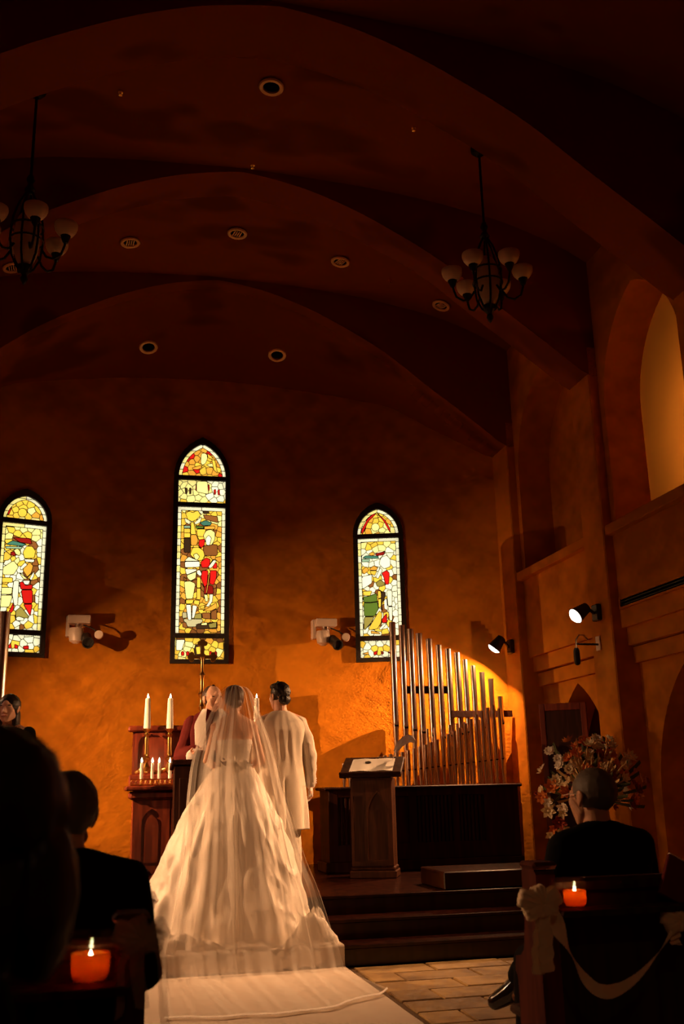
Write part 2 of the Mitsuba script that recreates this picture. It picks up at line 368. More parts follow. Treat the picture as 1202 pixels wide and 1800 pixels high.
for i, (px, py) in enumerate(((22, 468), (229, 424), (417, 408), (598, 458), (775, 535), (261, 608), (487, 622), (477, 150))):
    p = on_ceiling(px, py) - np.array([0, 0, .015]); sl = -np.sign(p[0] - AX) * min(.42, .05 + .06 * abs(p[0] - AX) ** 1.6)
    if 4 < i < 7: sl *= 1.0
    k = 'recessed_downlight' if i == 0 else 'recessed_downlight_%03d' % i
    rx = -.0 if i < 5 or i == 7 else -.35
    f = lambda mm: at(mm, p, 0, rx, -sl)
    put(k + '__ring', f(at(ring, (0, 0, 0), s=1.12)), 'gold_paint', 40); put(k + '__can', f(can), 'void_black', 40)
    if i < 5: put(k + '__louvre', f(at(bars, (0, 0, 0), 1.57 + .1 * i)), 'gold_paint')
    lab(k, ['unlit round downlight with brass ring half behind the left chandelier', 'unlit round downlight with brass louvre, first right of the left chandelier', 'unlit round downlight with brass louvre nearest the crown of the vault',
            'unlit round downlight with brass louvre right of the crown', 'unlit round downlight with brass louvre beside the right chandelier', 'thin ring downlight left above the central window', 'thin ring downlight right above the central window', 'small round downlight highest in the dark vault'][i], 'ceiling light')
spk = lathe([(.0, .0), (.022, .0), (.022, -.006), (.007, -.010), (.007, -.03), (.016, -.034), (.0, -.036)], 12)
for i, (px, py) in enumerate(((212, 162), (727, 225), (444, 291), (397, 502), (686, 492))):
    p = on_ceiling(px, py)
    k = put('sprinkler_head', at(spk, p), 'brass', 40)
    lab(k, ['tiny brass sprinkler head in the dark vault at upper left', 'tiny brass sprinkler head above the right chandelier', 'tiny brass sprinkler head on the crown above the row of downlights', 'tiny brass sprinkler head on the crown below the row of downlights', 'tiny brass sprinkler head between the two downlights nearest the right chandelier'][i], 'sprinkler')

# ------------------------------------------------------------------ stained glass
W, YL, PA, OR, RD, DK, GR, TE, BR, SK, OL, LG, DR, T2 = [(1, .97, .80), (.95, .57, .07), (1.0, .86, .36), (.80, .36, .05), (.62, .012, .010), (.045, .022, .012), (.10, .16, .025), (.06, .19, .16), (.26, .09, .025), (1, .86, .60), (.30, .24, .06), (.52, .45, .28), (.26, .010, .008), (.30, .46, .36)]
def chaikin(p):
    p = np.array(p)
    for _ in range(1): q = np.roll(p, -1, 0); p = np.stack([.90 * p + .10 * q, .10 * p + .90 * q], 1).reshape(-1, 2)
    return p
def window(key, label, wx, half, px_to, bars, border, zones, polys, zb, zsp, za, tang, bright=1.65):
    """half: half width of the glass; zb, zsp, za: bottom, spring, apex; bars: heights of the transoms; polys: [(points in px, colour)]"""
    o = np.array([wx, float(apse_y(wx)) - .035, 0]); ex = np.array([math.cos(tang), math.sin(tang), 0]); ez = np.array([0, 0, 1.0]); ny = np.array([math.sin(tang), -math.cos(tang), 0])
    def uv(p):
        dv = ray(*p); tt = ((o - EYE) @ ny) / (dv @ ny); h = EYE + dv * tt - o; return (h @ ex, h[2])
    def A(w, z0, za_): return arch(0, w, z0, zsp, za_, 14)
    glass = A(half, zb, za); outer = A(half + .055, zb - .05, za + .085)
    labels[key] = {'label': label, 'kind': 'structure'}
    tb = shapely.unary_union([sbox(-half, z - .028, half, z + .028) for z in bars])
    fr = outer.difference(glass).union(tb.intersection(outer))
    L = lambda m, off=0: plane_map(m, o + ny * off, ex, ez, ny)
    put(key + '__frame', L(extrude(fr, .085), -.06), 'frame_black')
    put(key + '__light_box', L(extrude(glass.buffer(.004), .008), -.052), 'void_black', emitter={'type': 'area', 'radiance': rgb(*(np.array([1.0, .93, .66]) * bright)), 'sampling_weight': .6})
    panels = [g for g in glass.difference(tb).geoms]; pieces = []
    top = max(panels, key=lambda g: g.bounds[3]); r = np.random.default_rng(len(key) * 7 + int(wx * 10) + 40)
    user = []
    for pts, c in polys:
        pg = Polygon(chaikin([uv(p) for p in pts])).buffer(0)
        if not pg.is_empty: user.append((pg, c))
    for g in panels:
        inner = g.buffer(-border); tall = g.bounds[3] - g.bounds[1]
        rem = g
        if tall > .35 or g is top:      # border strip of small glasses
            strip = g.difference(inner.union(sbox(g.bounds[0] + border, g.bounds[1] - 1, g.bounds[2] - border, g.bounds[1] + .05)) if g is not top else inner.union(sbox(-half + border, g.bounds[1] - 1, half - border, g.bounds[1] + border)))
            st = .085
            for z in np.arange(g.bounds[1], g.bounds[3], st):
                for s in (-1, 1):
                    c = strip.intersection(sbox(min(0, s), z, max(0, s), z + st))
                    if c.area > 2e-4: pieces.append((c, W if (s > 0 and z > zb + .5) or (s < 0 and z < zb + 1.0) or r.random() < .35 else PA))
            rem = g.difference(strip)
        for pg, c in user[::-1]:
            h = pg.intersection(rem)
            if h.area > 4e-5:
                rem = rem.difference(pg); pieces.append((h, c))
        # the rest: irregular small glasses
        b = g.bounds; s = .078; pts = []
        for ix, x in enumerate(np.arange(b[0] - s, b[2] + s, s)):
            for z in np.arange(b[1] - s, b[3] + s, s): pts.append((x + r.uniform(-.4, .4) * s, z + (ix % 2) * s / 2 + r.uniform(-.3, .3) * s))
        for cell in shapely.voronoi_polygons(MultiPoint(pts)).geoms:
            h = cell.intersection(rem)
            if h.area > 5e-5:
                c = zones((cell.centroid.x / half, cell.centroid.y), r, g is top); pieces.append((h, c))
    used = []
    cols = {}
    for pg, c in pieces:
        pg = pg.buffer(-.0023, join_style=2).buffer(-.0025).buffer(.0025)
        for h in getattr(pg, 'geoms', [pg]):
            if h.is_empty or h.area < 3e-5: continue
            h = h.simplify(.0008); used.append(h)
            cc = tuple(np.round(np.clip(np.array(c) * (.86 if r.random() < .3 else 1), 0, 1), 3)); kb = 'glass_%02x%02x%02x' % tuple(int(255 * v) for v in cc)
            if kb not in scene: scene[kb] = {'type': 'principledthin', 'base_color': rgb(*cc), 'roughness': .4, 'diff_trans': 1.9, 'eta': 1.3}
            v, f = trimesh.creation.triangulate_polygon(h, engine='earcut')
            put(key + '__pane', L(trimesh.Trimesh(np.c_[v, np.zeros(len(v))], f, process=False), -.004), kb)
    came = glass.difference(tb).difference(shapely.unary_union(used))
    k = put(key + '__lead', L(extrude(came, .010), -.009), 'lead'); lab(k, 'black lead cames', None, None, 'stuff')

def cv(sc, ox, oy, items): return [([(ox + x / sc, oy + y / sc) for x, y in pts], c) for pts, c in items]
def circ(x, y, r, n=14): return [(x + r * math.cos(i * 2 * math.pi / n), y + r * math.sin(i * 2 * math.pi / n)) for i in range(n)]
def z_mid(p, r, top):
    u, z = p
    if top: return RD if r.random() < .16 else (OR if r.random() < .4 else YL)
    if z > 4.86: return PA if u < .3 else W
    if z > 4.55: return YL if r.random() < .7 else PA
    if z < 3.08: return YL if r.random() < .6 else PA
    return BR if r.random() < .35 else (OR if r.random() < .5 else YL)
mid = cv(9, 290, 770, [
    ([(300, 1580), (405, 1580), (405, 1810), (300, 1810)], DK), ([(600, 1210), (830, 1240), (840, 1340), (640, 1290)], BR), ([(600, 1120), (680, 1105), (700, 1190), (610, 1200)], DK),
    ([(550, 1340), (640, 1300), (740, 1340), (720, 1380), (600, 1385)], TE), ([(480, 1390), (610, 1395), (610, 1430), (490, 1430)], GR), ([(300, 1385), (400, 1385), (400, 1425), (300, 1425)], T2),
    ([(620, 1395), (790, 1390), (790, 1440), (620, 1445)], OR), ([(300, 1430), (400, 1430), (400, 1500), (300, 1500)], YL), ([(300, 1500), (400, 1500), (400, 1575), (300, 1575)], YL), ([(500, 1440), (650, 1440), (610, 1560), (510, 1555)], YL),
    ([(325, 1190), (380, 1155), (440, 1180), (520, 1140), (565, 1220), (500, 1290), (430, 1320), (360, 1290)], YL), ([(310, 1260), (400, 1310), (390, 1370), (320, 1330)], SK), ([(460, 1340), (580, 1240), (560, 1330), (490, 1370)], SK), ([(495, 1110), (540, 1100), (605, 1170), (580, 1215), (530, 1160)], SK),
    ([(410, 1325), (455, 1335), (495, 1525), (405, 1525)], YL), ([(405, 1528), (497, 1528), (525, 1610), (500, 1700), (410, 1700)], OR),
    ([(610, 1705), (745, 1680), (830, 1690), (830, 1860), (600, 1860)], BR), ([(540, 1610), (635, 1595), (620, 1700), (570, 1740), (530, 1690)], RD),
    ([(605, 1540), (650, 1465), (720, 1445), (790, 1490), (790, 1600), (740, 1690), (670, 1700), (630, 1620)], PA), ([(640, 1590), (690, 1535), (735, 1580), (705, 1700), (650, 1690)], W),
    ([(575, 250), (620, 235), (665, 260), (670, 330), (640, 400), (590, 430), (565, 390)], PA), ([(668, 240), (750, 300), (740, 340), (680, 310)], YL), ([(650, 420), (780, 390), (770, 460), (700, 450)], PA), ([(540, 510), (640, 435), (660, 560), (600, 590), (560, 570)], YL), ([(430, 470), (560, 430), (590, 460), (520, 500), (440, 490)], OR), ([(740, 340), (790, 350), (830, 560), (770, 500)], YL),
    ([(770, 820), (800, 810), (800, 890), (780, 895)], RD), ([(835, 820), (862, 815), (862, 900), (840, 900)], RD), ([(315, 790), (352, 790), (347, 880), (325, 880)], DK), ([(385, 790), (415, 790), (410, 885), (385, 880)], DK), ([(488, 740), (510, 740), (505, 830), (485, 830)], DR), ([(680, 740), (700, 740), (700, 830), (680, 830)], RD),
    ([(500, 685), (670, 685), (690, 890), (500, 850)], PA)]) + cv(8.182, 290, 960, [
    ([(250, 950), (310, 950), (320, 1030), (250, 1040)], LG), ([(255, 1045), (540, 1050), (540, 1090), (440, 1160), (320, 1160)], LG), ([(420, 980), (520, 960), (530, 1045), (415, 1045)], OL), ([(450, 1120), (750, 1090), (750, 1190), (450, 1190)], DK), ([(520, 1110), (600, 1095), (610, 1135), (520, 1140)], PA), ([(620, 1120), (740, 1090), (740, 1170), (640, 1180)], OL), ([(250, 1095), (300, 1095), (330, 1180), (255, 1165)], BR),
    ([(530, 960), (650, 955), (655, 1050), (540, 1040)], BR), ([(660, 950), (745, 900), (745, 1060), (662, 1050)], BR), ([(540, 930), (620, 890), (740, 810), (750, 890), (650, 935)], OR), ([(495, 870), (570, 850), (570, 890), (510, 895)], YL), ([(270, 440), (310, 470), (310, 500), (270, 500)], BR),
    ([(510, 230), (590, 165), (650, 190), (640, 305), (530, 310)], RD), ([(690, 250), (748, 240), (748, 320), (690, 320)], RD), ([(535, 350), (620, 350), (605, 560), (565, 590), (515, 450)], RD), ([(650, 350), (742, 350), (740, 450), (700, 560), (640, 540)], RD), ([(560, 590), (605, 562), (690, 570), (700, 685), (560, 690)], DR), ([(515, 520), (565, 600), (560, 660), (515, 620)], BR),
    ([(360, 120), (400, 20), (480, 15), (550, 60), (572, 130), (540, 200), (460, 215), (420, 180)], YL), ([(410, 120), (455, 100), (500, 150), (460, 205), (425, 180)], PA), ([(285, 205), (340, 150), (410, 180), (500, 215), (290, 215)], SK), ([(285, 220), (500, 218), (500, 300), (285, 308)], W),
    ([(620, 300), (700, 195), (740, 210), (690, 290), (650, 320)], W), ([(285, 325), (455, 330), (455, 355), (310, 415)], W), ([(310, 420), (452, 365), (440, 460), (370, 500), (330, 470)], PA), ([(275, 510), (360, 500), (438, 540), (400, 755), (300, 760)], PA), ([(455, 350), (500, 340), (530, 400), (510, 435), (460, 400)], W), ([(460, 440), (510, 450), (512, 600), (455, 600)], YL), ([(455, 604), (512, 604), (515, 770), (455, 770)], YL),
    ([(630, 390), (646, 390), (604, 680), (588, 680)], OR), ([(300, 770), (420, 770), (390, 830), (300, 830)], YL), ([(420, 775), (500, 780), (490, 850), (410, 830)], YL), ([(300, 840), (375, 840), (380, 1062), (330, 1062)], W), ([(395, 845), (465, 860), (420, 1030), (385, 1045)], W), ([(640, 690), (692, 690), (680, 800), (630, 870), (585, 870), (640, 780)], W), ([(560, 690), (612, 700), (620, 790), (580, 800)], PA),
    ([(415, 1490), (440, 1415), (520, 1405), (560, 1450), (560, 1575), (430, 1575)], DK), ([(440, 1450), (505, 1440), (512, 1550), (455, 1560)], YL), ([(232, 1525), (255, 1510), (275, 1525), (272, 1572), (235, 1575)], RD), ([(305, 1525), (325, 1510), (347, 1525), (345, 1575), (308, 1575)], RD), ([(638, 1530), (655, 1505), (672, 1525), (670, 1570), (640, 1570)], RD), ([(706, 1530), (728, 1510), (748, 1530), (745, 1575), (710, 1575)], DR),
    ([(160, 1345), (290, 1345), (240, 1500), (160, 1500)], W)])
window('window_1', 'tall central stained glass window with pointed top above the altar', 1.045, .30, None, (5.155, 4.80, 3.135), .045, z_mid, mid, 2.845, 5.17, 5.62, 0.0)
def z_side(p, r, top):
    u, z = p
    if top: return YL if r.random() < .6 else (OR if r.random() < .4 else PA)
    if z > 4.2: return YL if r.random() < .5 else PA
    if z < 3.1: return W if r.random() < .6 else YL
    return (BR if r.random() < .3 else YL) if r.random() < .4 else W
lef = cv(5.81, 0, 850, [
    (circ(230, 297, 46), YL), ([(65, 320), (110, 230), (130, 210), (95, 310)], RD), ([(60, 620), (130, 580), (270, 620), (230, 640)], TE), ([(55, 640), (230, 645), (220, 668), (60, 662)], T2), ([(130, 550), (310, 560), (330, 620), (200, 600)], DR), ([(110, 700), (160, 690), (160, 740), (110, 730)], DR), ([(30, 730), (60, 690), (120, 740), (90, 780), (30, 790)], YL), ([(140, 680), (180, 660), (215, 700), (200, 740), (160, 720)], PA),
    ([(235, 700), (270, 640), (330, 640), (365, 690), (350, 760), (250, 765)], YL), ([(245, 770), (355, 775), (345, 805), (260, 800)], W), ([(230, 880), (300, 800), (340, 840), (320, 910), (280, 955)], OR), ([(205, 860), (255, 805), (282, 830), (215, 885)], W), ([(300, 970), (348, 890), (348, 940), (320, 990)], W), ([(195, 905), (285, 975), (240, 975)], PA), ([(140, 790), (190, 745), (205, 790), (150, 850)], PA), ([(25, 860), (140, 785), (190, 850), (140, 930), (30, 930)], PA),
    ([(-40, 960), (130, 960), (130, 1010), (-40, 1010)], YL), ([(-40, 1060), (130, 1060), (120, 1130), (-40, 1130)], PA), ([(-40, 1140), (130, 1140), (95, 1260), (-30, 1260)], PA), ([(90, 1310), (140, 1210), (140, 1290), (110, 1325)], RD), ([(160, 1300), (215, 1255), (305, 1372), (160, 1372)], OL), ([(140, 990), (195, 990), (190, 1090), (180, 1240), (145, 1250), (125, 1130)], W), ([(230, 990), (310, 990), (290, 1035), (250, 1030)], W),
    ([(200, 1010), (230, 1000), (260, 1040), (332, 1030), (330, 1080), (212, 1080)], RD), ([(215, 1086), (333, 1086), (332, 1225), (240, 1225)], RD), ([(238, 1232), (332, 1232), (308, 1352)], RD), ([(160, 1370), (190, 1355), (250, 1375), (240, 1400), (170, 1400)], W),
    ([(85, 1660), (110, 1625), (118, 1682), (88, 1682)], RD), ([(150, 1640), (185, 1655), (182, 1684), (150, 1684)], RD), ([(238, 1660), (292, 1655), (292, 1690), (240, 1690)], RD)])
window('window_2', 'stained glass window with pointed top, left of the altar, red robed figure', -1.055, .255, None, (4.405, 3.10), .042, z_side, lef, 2.87, 4.42, 4.72, .30)
rig = cv(6.21, 615, 880, [
    (circ(278, 290, 44), PA), ([(120, 330), (190, 200), (270, 130), (275, 152), (200, 225), (135, 370)], RD), ([(290, 130), (380, 210), (440, 310), (435, 345), (370, 225)], RD), ([(205, 580), (250, 555), (275, 590), (230, 602)], OR), ([(275, 580), (380, 555), (370, 592), (290, 602)], DR), ([(135, 630), (170, 600), (310, 605), (310, 632)], TE), ([(130, 640), (218, 640), (210, 668), (130, 670)], T2),
    ([(315, 690), (340, 620), (400, 595), (440, 640), (440, 720), (370, 745)], W), ([(130, 760), (180, 720), (210, 760), (150, 805)], OR), ([(215, 740), (260, 710), (305, 730), (290, 760), (220, 760)], OR), ([(220, 765), (295, 765), (270, 820), (230, 800)], YL), ([(130, 830), (240, 805), (240, 900), (150, 960), (110, 960)], W), ([(280, 840), (330, 730), (355, 760), (310, 850)], W), ([(345, 790), (400, 760), (432, 790), (422, 915), (385, 912), (370, 840)], RD), ([(280, 900), (330, 860), (390, 910), (350, 935), (300, 940)], OL),
    ([(140, 990), (240, 985), (220, 1040), (150, 1035)], YL), ([(145, 1050), (200, 1045), (290, 1010), (300, 1100), (225, 1110), (150, 1110)], GR), ([(150, 1116), (222, 1116), (300, 1106), (312, 1180), (270, 1260), (155, 1262)], GR), ([(155, 1270), (265, 1268), (240, 1320), (165, 1410), (152, 1400)], OL), ([(300, 985), (335, 985), (345, 1060), (308, 1070)], YL), ([(308, 1076), (345, 1066), (340, 1160), (312, 1170)], YL), ([(340, 990), (388, 1000), (380, 1060), (345, 1130), (360, 1200), (340, 1180)], DK),
    ([(370, 1090), (400, 1060), (412, 1200), (375, 1180)], W), ([(400, 980), (460, 980), (460, 1150), (415, 1150)], W), ([(418, 1158), (462, 1158), (462, 1310), (432, 1310)], W), ([(200, 1400), (320, 1200), (350, 1230), (340, 1330), (300, 1400), (220, 1412)], YL), ([(345, 1300), (400, 1230), (405, 1330), (355, 1335)], RD), ([(315, 1400), (370, 1340), (398, 1350), (340, 1412)], W), ([(340, 1462), (432, 1450), (432, 1478), (340, 1478)], BR), ([(230, 1420), (320, 1440), (330, 1455), (230, 1450)], OR),
    ([(133, 1675), (200, 1648), (206, 1682)], OR), ([(258, 1655), (300, 1638), (290, 1682), (260, 1682)], RD), ([(335, 1640), (372, 1660), (350, 1684)], DR), ([(413, 1652), (468, 1650), (442, 1674)], DR)])
window('window_3', 'stained glass window with pointed top, right of the altar, green robed figure', 3.245, .262, None, (4.375, 3.075), .042, z_side, rig, 2.835, 4.40, 4.73, -.30)

# first right niche: a translucent blind lit from behind by a lamp outside the wall
k = lab('niche_blind', 'glowing amber blind closing the near niche of the right wall', 'blind')
v_, f_ = trimesh.creation.triangulate_polygon(arch(NB[0], NB[1] + .05, 3.64, 4.9, 5.98), engine='earcut')
put(k, trimesh.Trimesh(np.c_[np.full(len(v_), XR + .50), v_], f_, process=False), 'blind')
fill('wall_right__outer_box', cat([boxm(XR + 1.3, XR + 1.36, 6.3, 9.2, 3.0, 6.8), boxm(XR + .5, XR + 1.36, 6.2, 6.3, 3.0, 6.8), boxm(XR + .5, XR + 1.36, 9.2, 9.3, 3.0, 6.8), boxm(XR + .5, XR + 1.36, 6.3, 9.2, 2.95, 3.0), boxm(XR + .5, XR + 1.36, 6.3, 9.2, 6.8, 6.86)]), 'void_black'); labels.pop('wall_right__outer_box')
k = lab('niche_lamp', 'lamp behind the amber blind of the near niche', 'lamp')
put(k + '__stem', tube([(XR + .93, 7.1, 3.0), (XR + .93, 7.1, 4.30)], .02), 'iron', 40)
put(k + '__bulb', at(tri(sph((0, 0, 0), .06, 16)), (XR + .93, 7.1, 4.35)), 'white_metal', True, emitter={'type': 'area', 'radiance': rgb(*(WARM * 430)), 'sampling_weight': 6.0})

# ------------------------------------------------------------------ lamps
def chandelier(c, label):
    x, y, z = c; key = 'chandelier' if 'chandelier' not in labels else 'chandelier_001'
    lab(key, label, 'chandelier', None)
    zc = ceil_z(x, y)
    put(key + '__canopy', at(lathe([(.0, 0), (.02, -.07), (.05, -.05), (.075, -.02), (.08, .015)], 20), (x, y, zc)), 'iron', 40)
    put(key + '__rod', tube([(x, y, zc - .05), (x, y, z + .55)], .012), 'iron', 40)
    put(key + '__finial', at(lathe([(0, .16), (.02, .14), (.035, .10), (.018, .06), (.03, .03), (.045, 0), (.02, -.03), (.0, -.04)], 16), (x, y, z + .45)), 'iron', 40)
    egg = [(.105 * math.sin(t) ** .8, -.25 * math.cos(t)) for t in np.linspace(.12, math.pi - .12, 16)]
    put(key + '__lantern_glass', at(lathe(egg, 28), (x, y, z)), 'opal', True)
    for i in range(6):
        a = i * math.pi / 3 + .3; ca, sa = math.cos(a), math.sin(a)
        put(key + '__cage_bar', tube([(x + r * ca, y + r * sa, z + h) for r, h in ((.02, .44), (.07, .34), (.118, .18), (.132, 0), (.115, -.16), (.07, -.26), (.02, -.31))], .009), 'iron', 40)
    for h, r in ((.10, .128), (-.02, .132)):
        put(key + '__cage_ring', tube([(x + r * math.cos(t), y + r * math.sin(t), z + h) for t in np.linspace(0, 2 * math.pi, 33)], .008), 'iron', 40)
    put(key + '__bottom_finial', at(lathe([(0, -.42), (.02, -.39), (.032, -.36), (.02, -.33), (.05, -.29), (.06, -.25), (.0, -.24)], 16), (x, y, z)), 'iron', 40)
    bowl = lathe([(.032, 0), (.062, .016), (.085, .050), (.095, .085), (.094, .112), (.090, .112), (.090, .085), (.080, .052), (.058, .022), (.03, .006)], 24, False)
    for i in range(6):
        a = i * math.pi / 3 + .80; ca, sa = math.cos(a), math.sin(a)
        t = put(key + '__arm', tube([(x + r * ca, y + r * sa, z + h) for r, h in ((.125, -.10), (.17, -.17), (.23, -.19), (.29, -.15), (.315, -.07), (.318, -.01))], .010), 'iron', 40)
        b = (x + .318 * ca, y + .318 * sa, z)
        put(t + '__cup', at(lathe([(.0, -.05), (.018, -.05), (.03, -.02), (.042, .012), (.0, .012)], 16), b), 'iron', 40)
        put(t + '__glass_bowl', at(bowl, (b[0], b[1], b[2] + .01)), 'opal', True)
c = P(857, 494, 7.62); chandelier(c, 'dark iron chandelier with unlit opal bowls hanging at the right of the vault')
c = P(47, 420, 7.62); chandelier(c, 'dark iron chandelier with unlit opal bowls hanging at the left edge of the vault')

def wall_spot(key, pos, aim, plate, label):
    lab(key, label, 'spotlight')
    pos, aim, plate = map(lambda v: np.array(v, float), (pos, aim, plate)); z = aim - pos; z /= np.linalg.norm(z)
    back = pos - z * .16
    put(key + '__housing', frame_to(lathe([(.018, -.17), (.050, -.16), (.062, -.09), (.078, -.01), (.083, .0), (.077, .0), (.070, -.012)], 24), pos, z), 'black_metal', 40)
    put(key + '__lens', frame_to(lathe([(.077, -.008), (.070, .012), (.048, .028), (.0, .036)], 24, False), pos, z), 'white_metal', True, emitter={'type': 'area', 'radiance': rgb(*(WARM ** .35 * 26)), 'sampling_weight': .5})
    put(key + '__arm', tube([back + z * .06, back + (plate - back) * .5, plate], .016), 'black_metal', 40)
    s = np.sign(plate[0] - pos[0]); put(key + '__wall_plate', boxm(*sorted((plate[0], plate[0] + s * .05)), plate[1] - .06, plate[1] + .06, plate[2] - .07, plate[2] + .09, .008), 'black_metal')
for (n_, lb, pl) in (('right_front', 'lit black spotlight on the pilaster above the hooked lantern', (XR - .05, 8.80, .03)), ('right_rear', 'lit black spotlight above the organ pipes on the far pilaster', (XR - .05, 11.0, .02)),
                     ('left_front', 'lit black spotlight on the left wall near the couple', (XL + .05, 8.80, .03)), ('left_rear', 'lit black spotlight on the left wall beyond the couple', (XL + .05, 9.74, .02)), ('left_middle', 'lit black spotlight on the left wall beside the pews', (XL + .05, 6.52, .02))):
    p_ = np.array(LAMPS[n_][0], float); wall_spot('wall_spotlight' + ('' if n_ == 'right_front' else '_%03d' % (list(LAMPS).index(n_))), p_, LAMPS[n_][1], (pl[0], pl[1], p_[2] + pl[2]), lb)
# hooked lantern bracket on the pilaster
k = lab('wall_lantern', 'small hooked iron lantern bracket under the lit pilaster spotlight', 'lantern')
b = P(1049, 1131, 8.86); b[0] = XR
q = P(1016, 1140, 8.8)
put(k + '__wall_plate', boxm(b[0] - .012, b[0], b[1] - .045, b[1] + .045, b[2] - .07, b[2] + .07, .005), 'white_metal')
put(k + '__rod', tube([(b[0] - .01, b[1], b[2] - .01), (q[0], b[1] - .02, b[2] - .01)], .010), 'iron', 40)
put(k + '__hook', tube([(q[0] + .13, b[1] - .02, b[2] + .03), (q[0] + .09, b[1] - .02, b[2] + .075), (q[0] + .04, b[1] - .02, b[2] + .075), (q[0] + .005, b[1] - .02, b[2] + .03), (q[0], b[1] - .02, b[2] - .06)], .009), 'chrome', 40)
put(k + '__shade', at(lathe([(.0, .0), (.02, 0), (.03, -.03), (.03, -.14), (.02, -.16), (0, -.165)], 16), (q[0], b[1] - .02, b[2] - .05)), 'iron', 40)
# stage lights on the altar wall
def stage_light(key, px, py, s, label):
    x = P(px, py, 11.9)[0]; yw = float(apse_y(x)) - .02; c = P(px, py, yw - .15); z = c[2]; x = c[0]; lab(key, label, 'spotlight')
    put(key + '__wall_plate', boxm(x - s * .14 - .012, x - s * .14 + .03, yw - .12, yw + .015, z - .10, z + .14, .004), 'white_metal')
    put(key + '__bracket', boxm(x - .13, x + .13, yw - .24, yw + .01, z + .04, z + .135, .008), 'white_metal')
    put(key + '__swivel', at(lathe([(.05, -.04), (.055, -.02), (.045, .0), (.05, .03)], 20), (x, yw - .15, z + .02)), 'chrome', 40)
    put(key + '__yoke', at(lathe([(.03, -.19), (.075, -.16), (.09, -.07), (.08, -.01), (.03, .0)], 20), (x - s * .03, yw - .15, z + .0)), 'white_metal', 40)
    put(key + '__barrel', frame_to(lathe([(.03, -.13), (.06, -.11), (.062, .08), (.068, .10), (.056, .10), (.05, .06), (.0, .055)], 24), (x + s * .10, yw - .24, z - .16), (s * .12, -.85, -.42)), 'black_metal', 40)
    put(key + '__cable', tube([(x + s * .05, yw - .2, z + .02), (x + s * .16, yw - .2, z - .02), (x + s * .24, yw - .2, z - .09)], .008), 'black_metal', 40)
    put(key + '__end_cap', frame_to(lathe([(.0, -.02), (.05, -.02), (.05, .02), (.042, .024), (.0, .02)], 20), (x + s * .23, yw - .26, z - .10), (-.15, -.95, .1)), 'white_metal', 40)
stage_light('stage_light', 139, 1103, 1, 'white bracketed stage light with black barrel beside the left window')
stage_light('stage_light_001', 572, 1108, 1, 'white bracketed stage light with black barrel beside the right window')

# ------------------------------------------------------------------ altar, candles, cross, podium
k = lab('altar', 'carved red wooden altar with stepped shelf and panelled back, behind the couple', 'altar')
x0, x1 = P(229, 1400, 10.35)[0], 1.74; zt = P(228, 1382, 10.3)[2]; zs2 = P(228, 1362, 10.65)[2]; zr = P(228, 1278, 10.9)[2]; za = .444
put(k + '__body', boxm(x0 + .03, x1 - .03, 10.36, 10.95, za + .08, zt - .04), 'red_wood')
put(k + '__plinth', boxm(x0, x1, 10.31, 10.98, za, za + .09, .012), 'red_wood')
put(k + '__table_top', boxm(x0 - .05, x1 + .05, 10.27, 10.98, zt - .045, zt, .012), 'red_wood')
put(k + '__moulding', boxm(x0 - .01, x1 + .01, 10.31, 10.98, zt - .13, zt - .05, .02), 'red_wood')
put(k + '__shelf', boxm(x0 - .01, x1 + .01, 10.62, 10.98, zt - .01, zs2, .01), 'red_wood')
put(k + '__back_panel', boxm(x0 + .02, x1 - .02, 10.90, 10.98, zs2 - .01, zr - .04), 'red_wood')
put(k + '__cornice', boxm(x0 - .03, x1 + .03, 10.84, 11.0, zr - .05, zr + .01, .015), 'red_wood')
nP = 4; w = (x1 - x0 - .06) / nP
for i in range(nP):
    a, b = x0 + .03 + i * w, x0 + .03 + (i + 1) * w; c = (a + b) / 2
    fr = sbox(a + .01, zs2 + .0, b - .01, zr - .06).difference(arch(c, w / 2 - .045, zs2 + .04, zr - .19, zr - .09)).difference(shapely.Point(c, zr - .085).buffer(.012))
    put(k + '__arch_frame', plane_map(extrude(fr, .03), (0, 10.905, 0), (1, 0, 0), (0, 0, 1), (0, -1, 0)), 'red_wood')
    lowf = sbox(a + .008, za + .10, b - .008, zt - .14).difference(arch(c, w / 2 - .085, za + .17, zt - .36, zt - .22).difference(arch(c, w / 2 - .115, za + .20, zt - .39, zt - .27)))
    put(k + '__carved_panel', plane_map(extrude(lowf, .028), (0, 10.365, 0), (1, 0, 0), (0, 0, 1), (0, -1, 0)), 'red_wood')
    put(k + '__trefoil', plane_map(extrude(shapely.unary_union([Point(c + .035 * math.cos(t), zt - .42 + .035 * math.sin(t)).buffer(.03) for t in (1.57, 3.66, 5.76)]), .012), (0, 10.364, 0), (1, 0, 0), (0, 0, 1), (0, -1, 0)), 'red_wood')

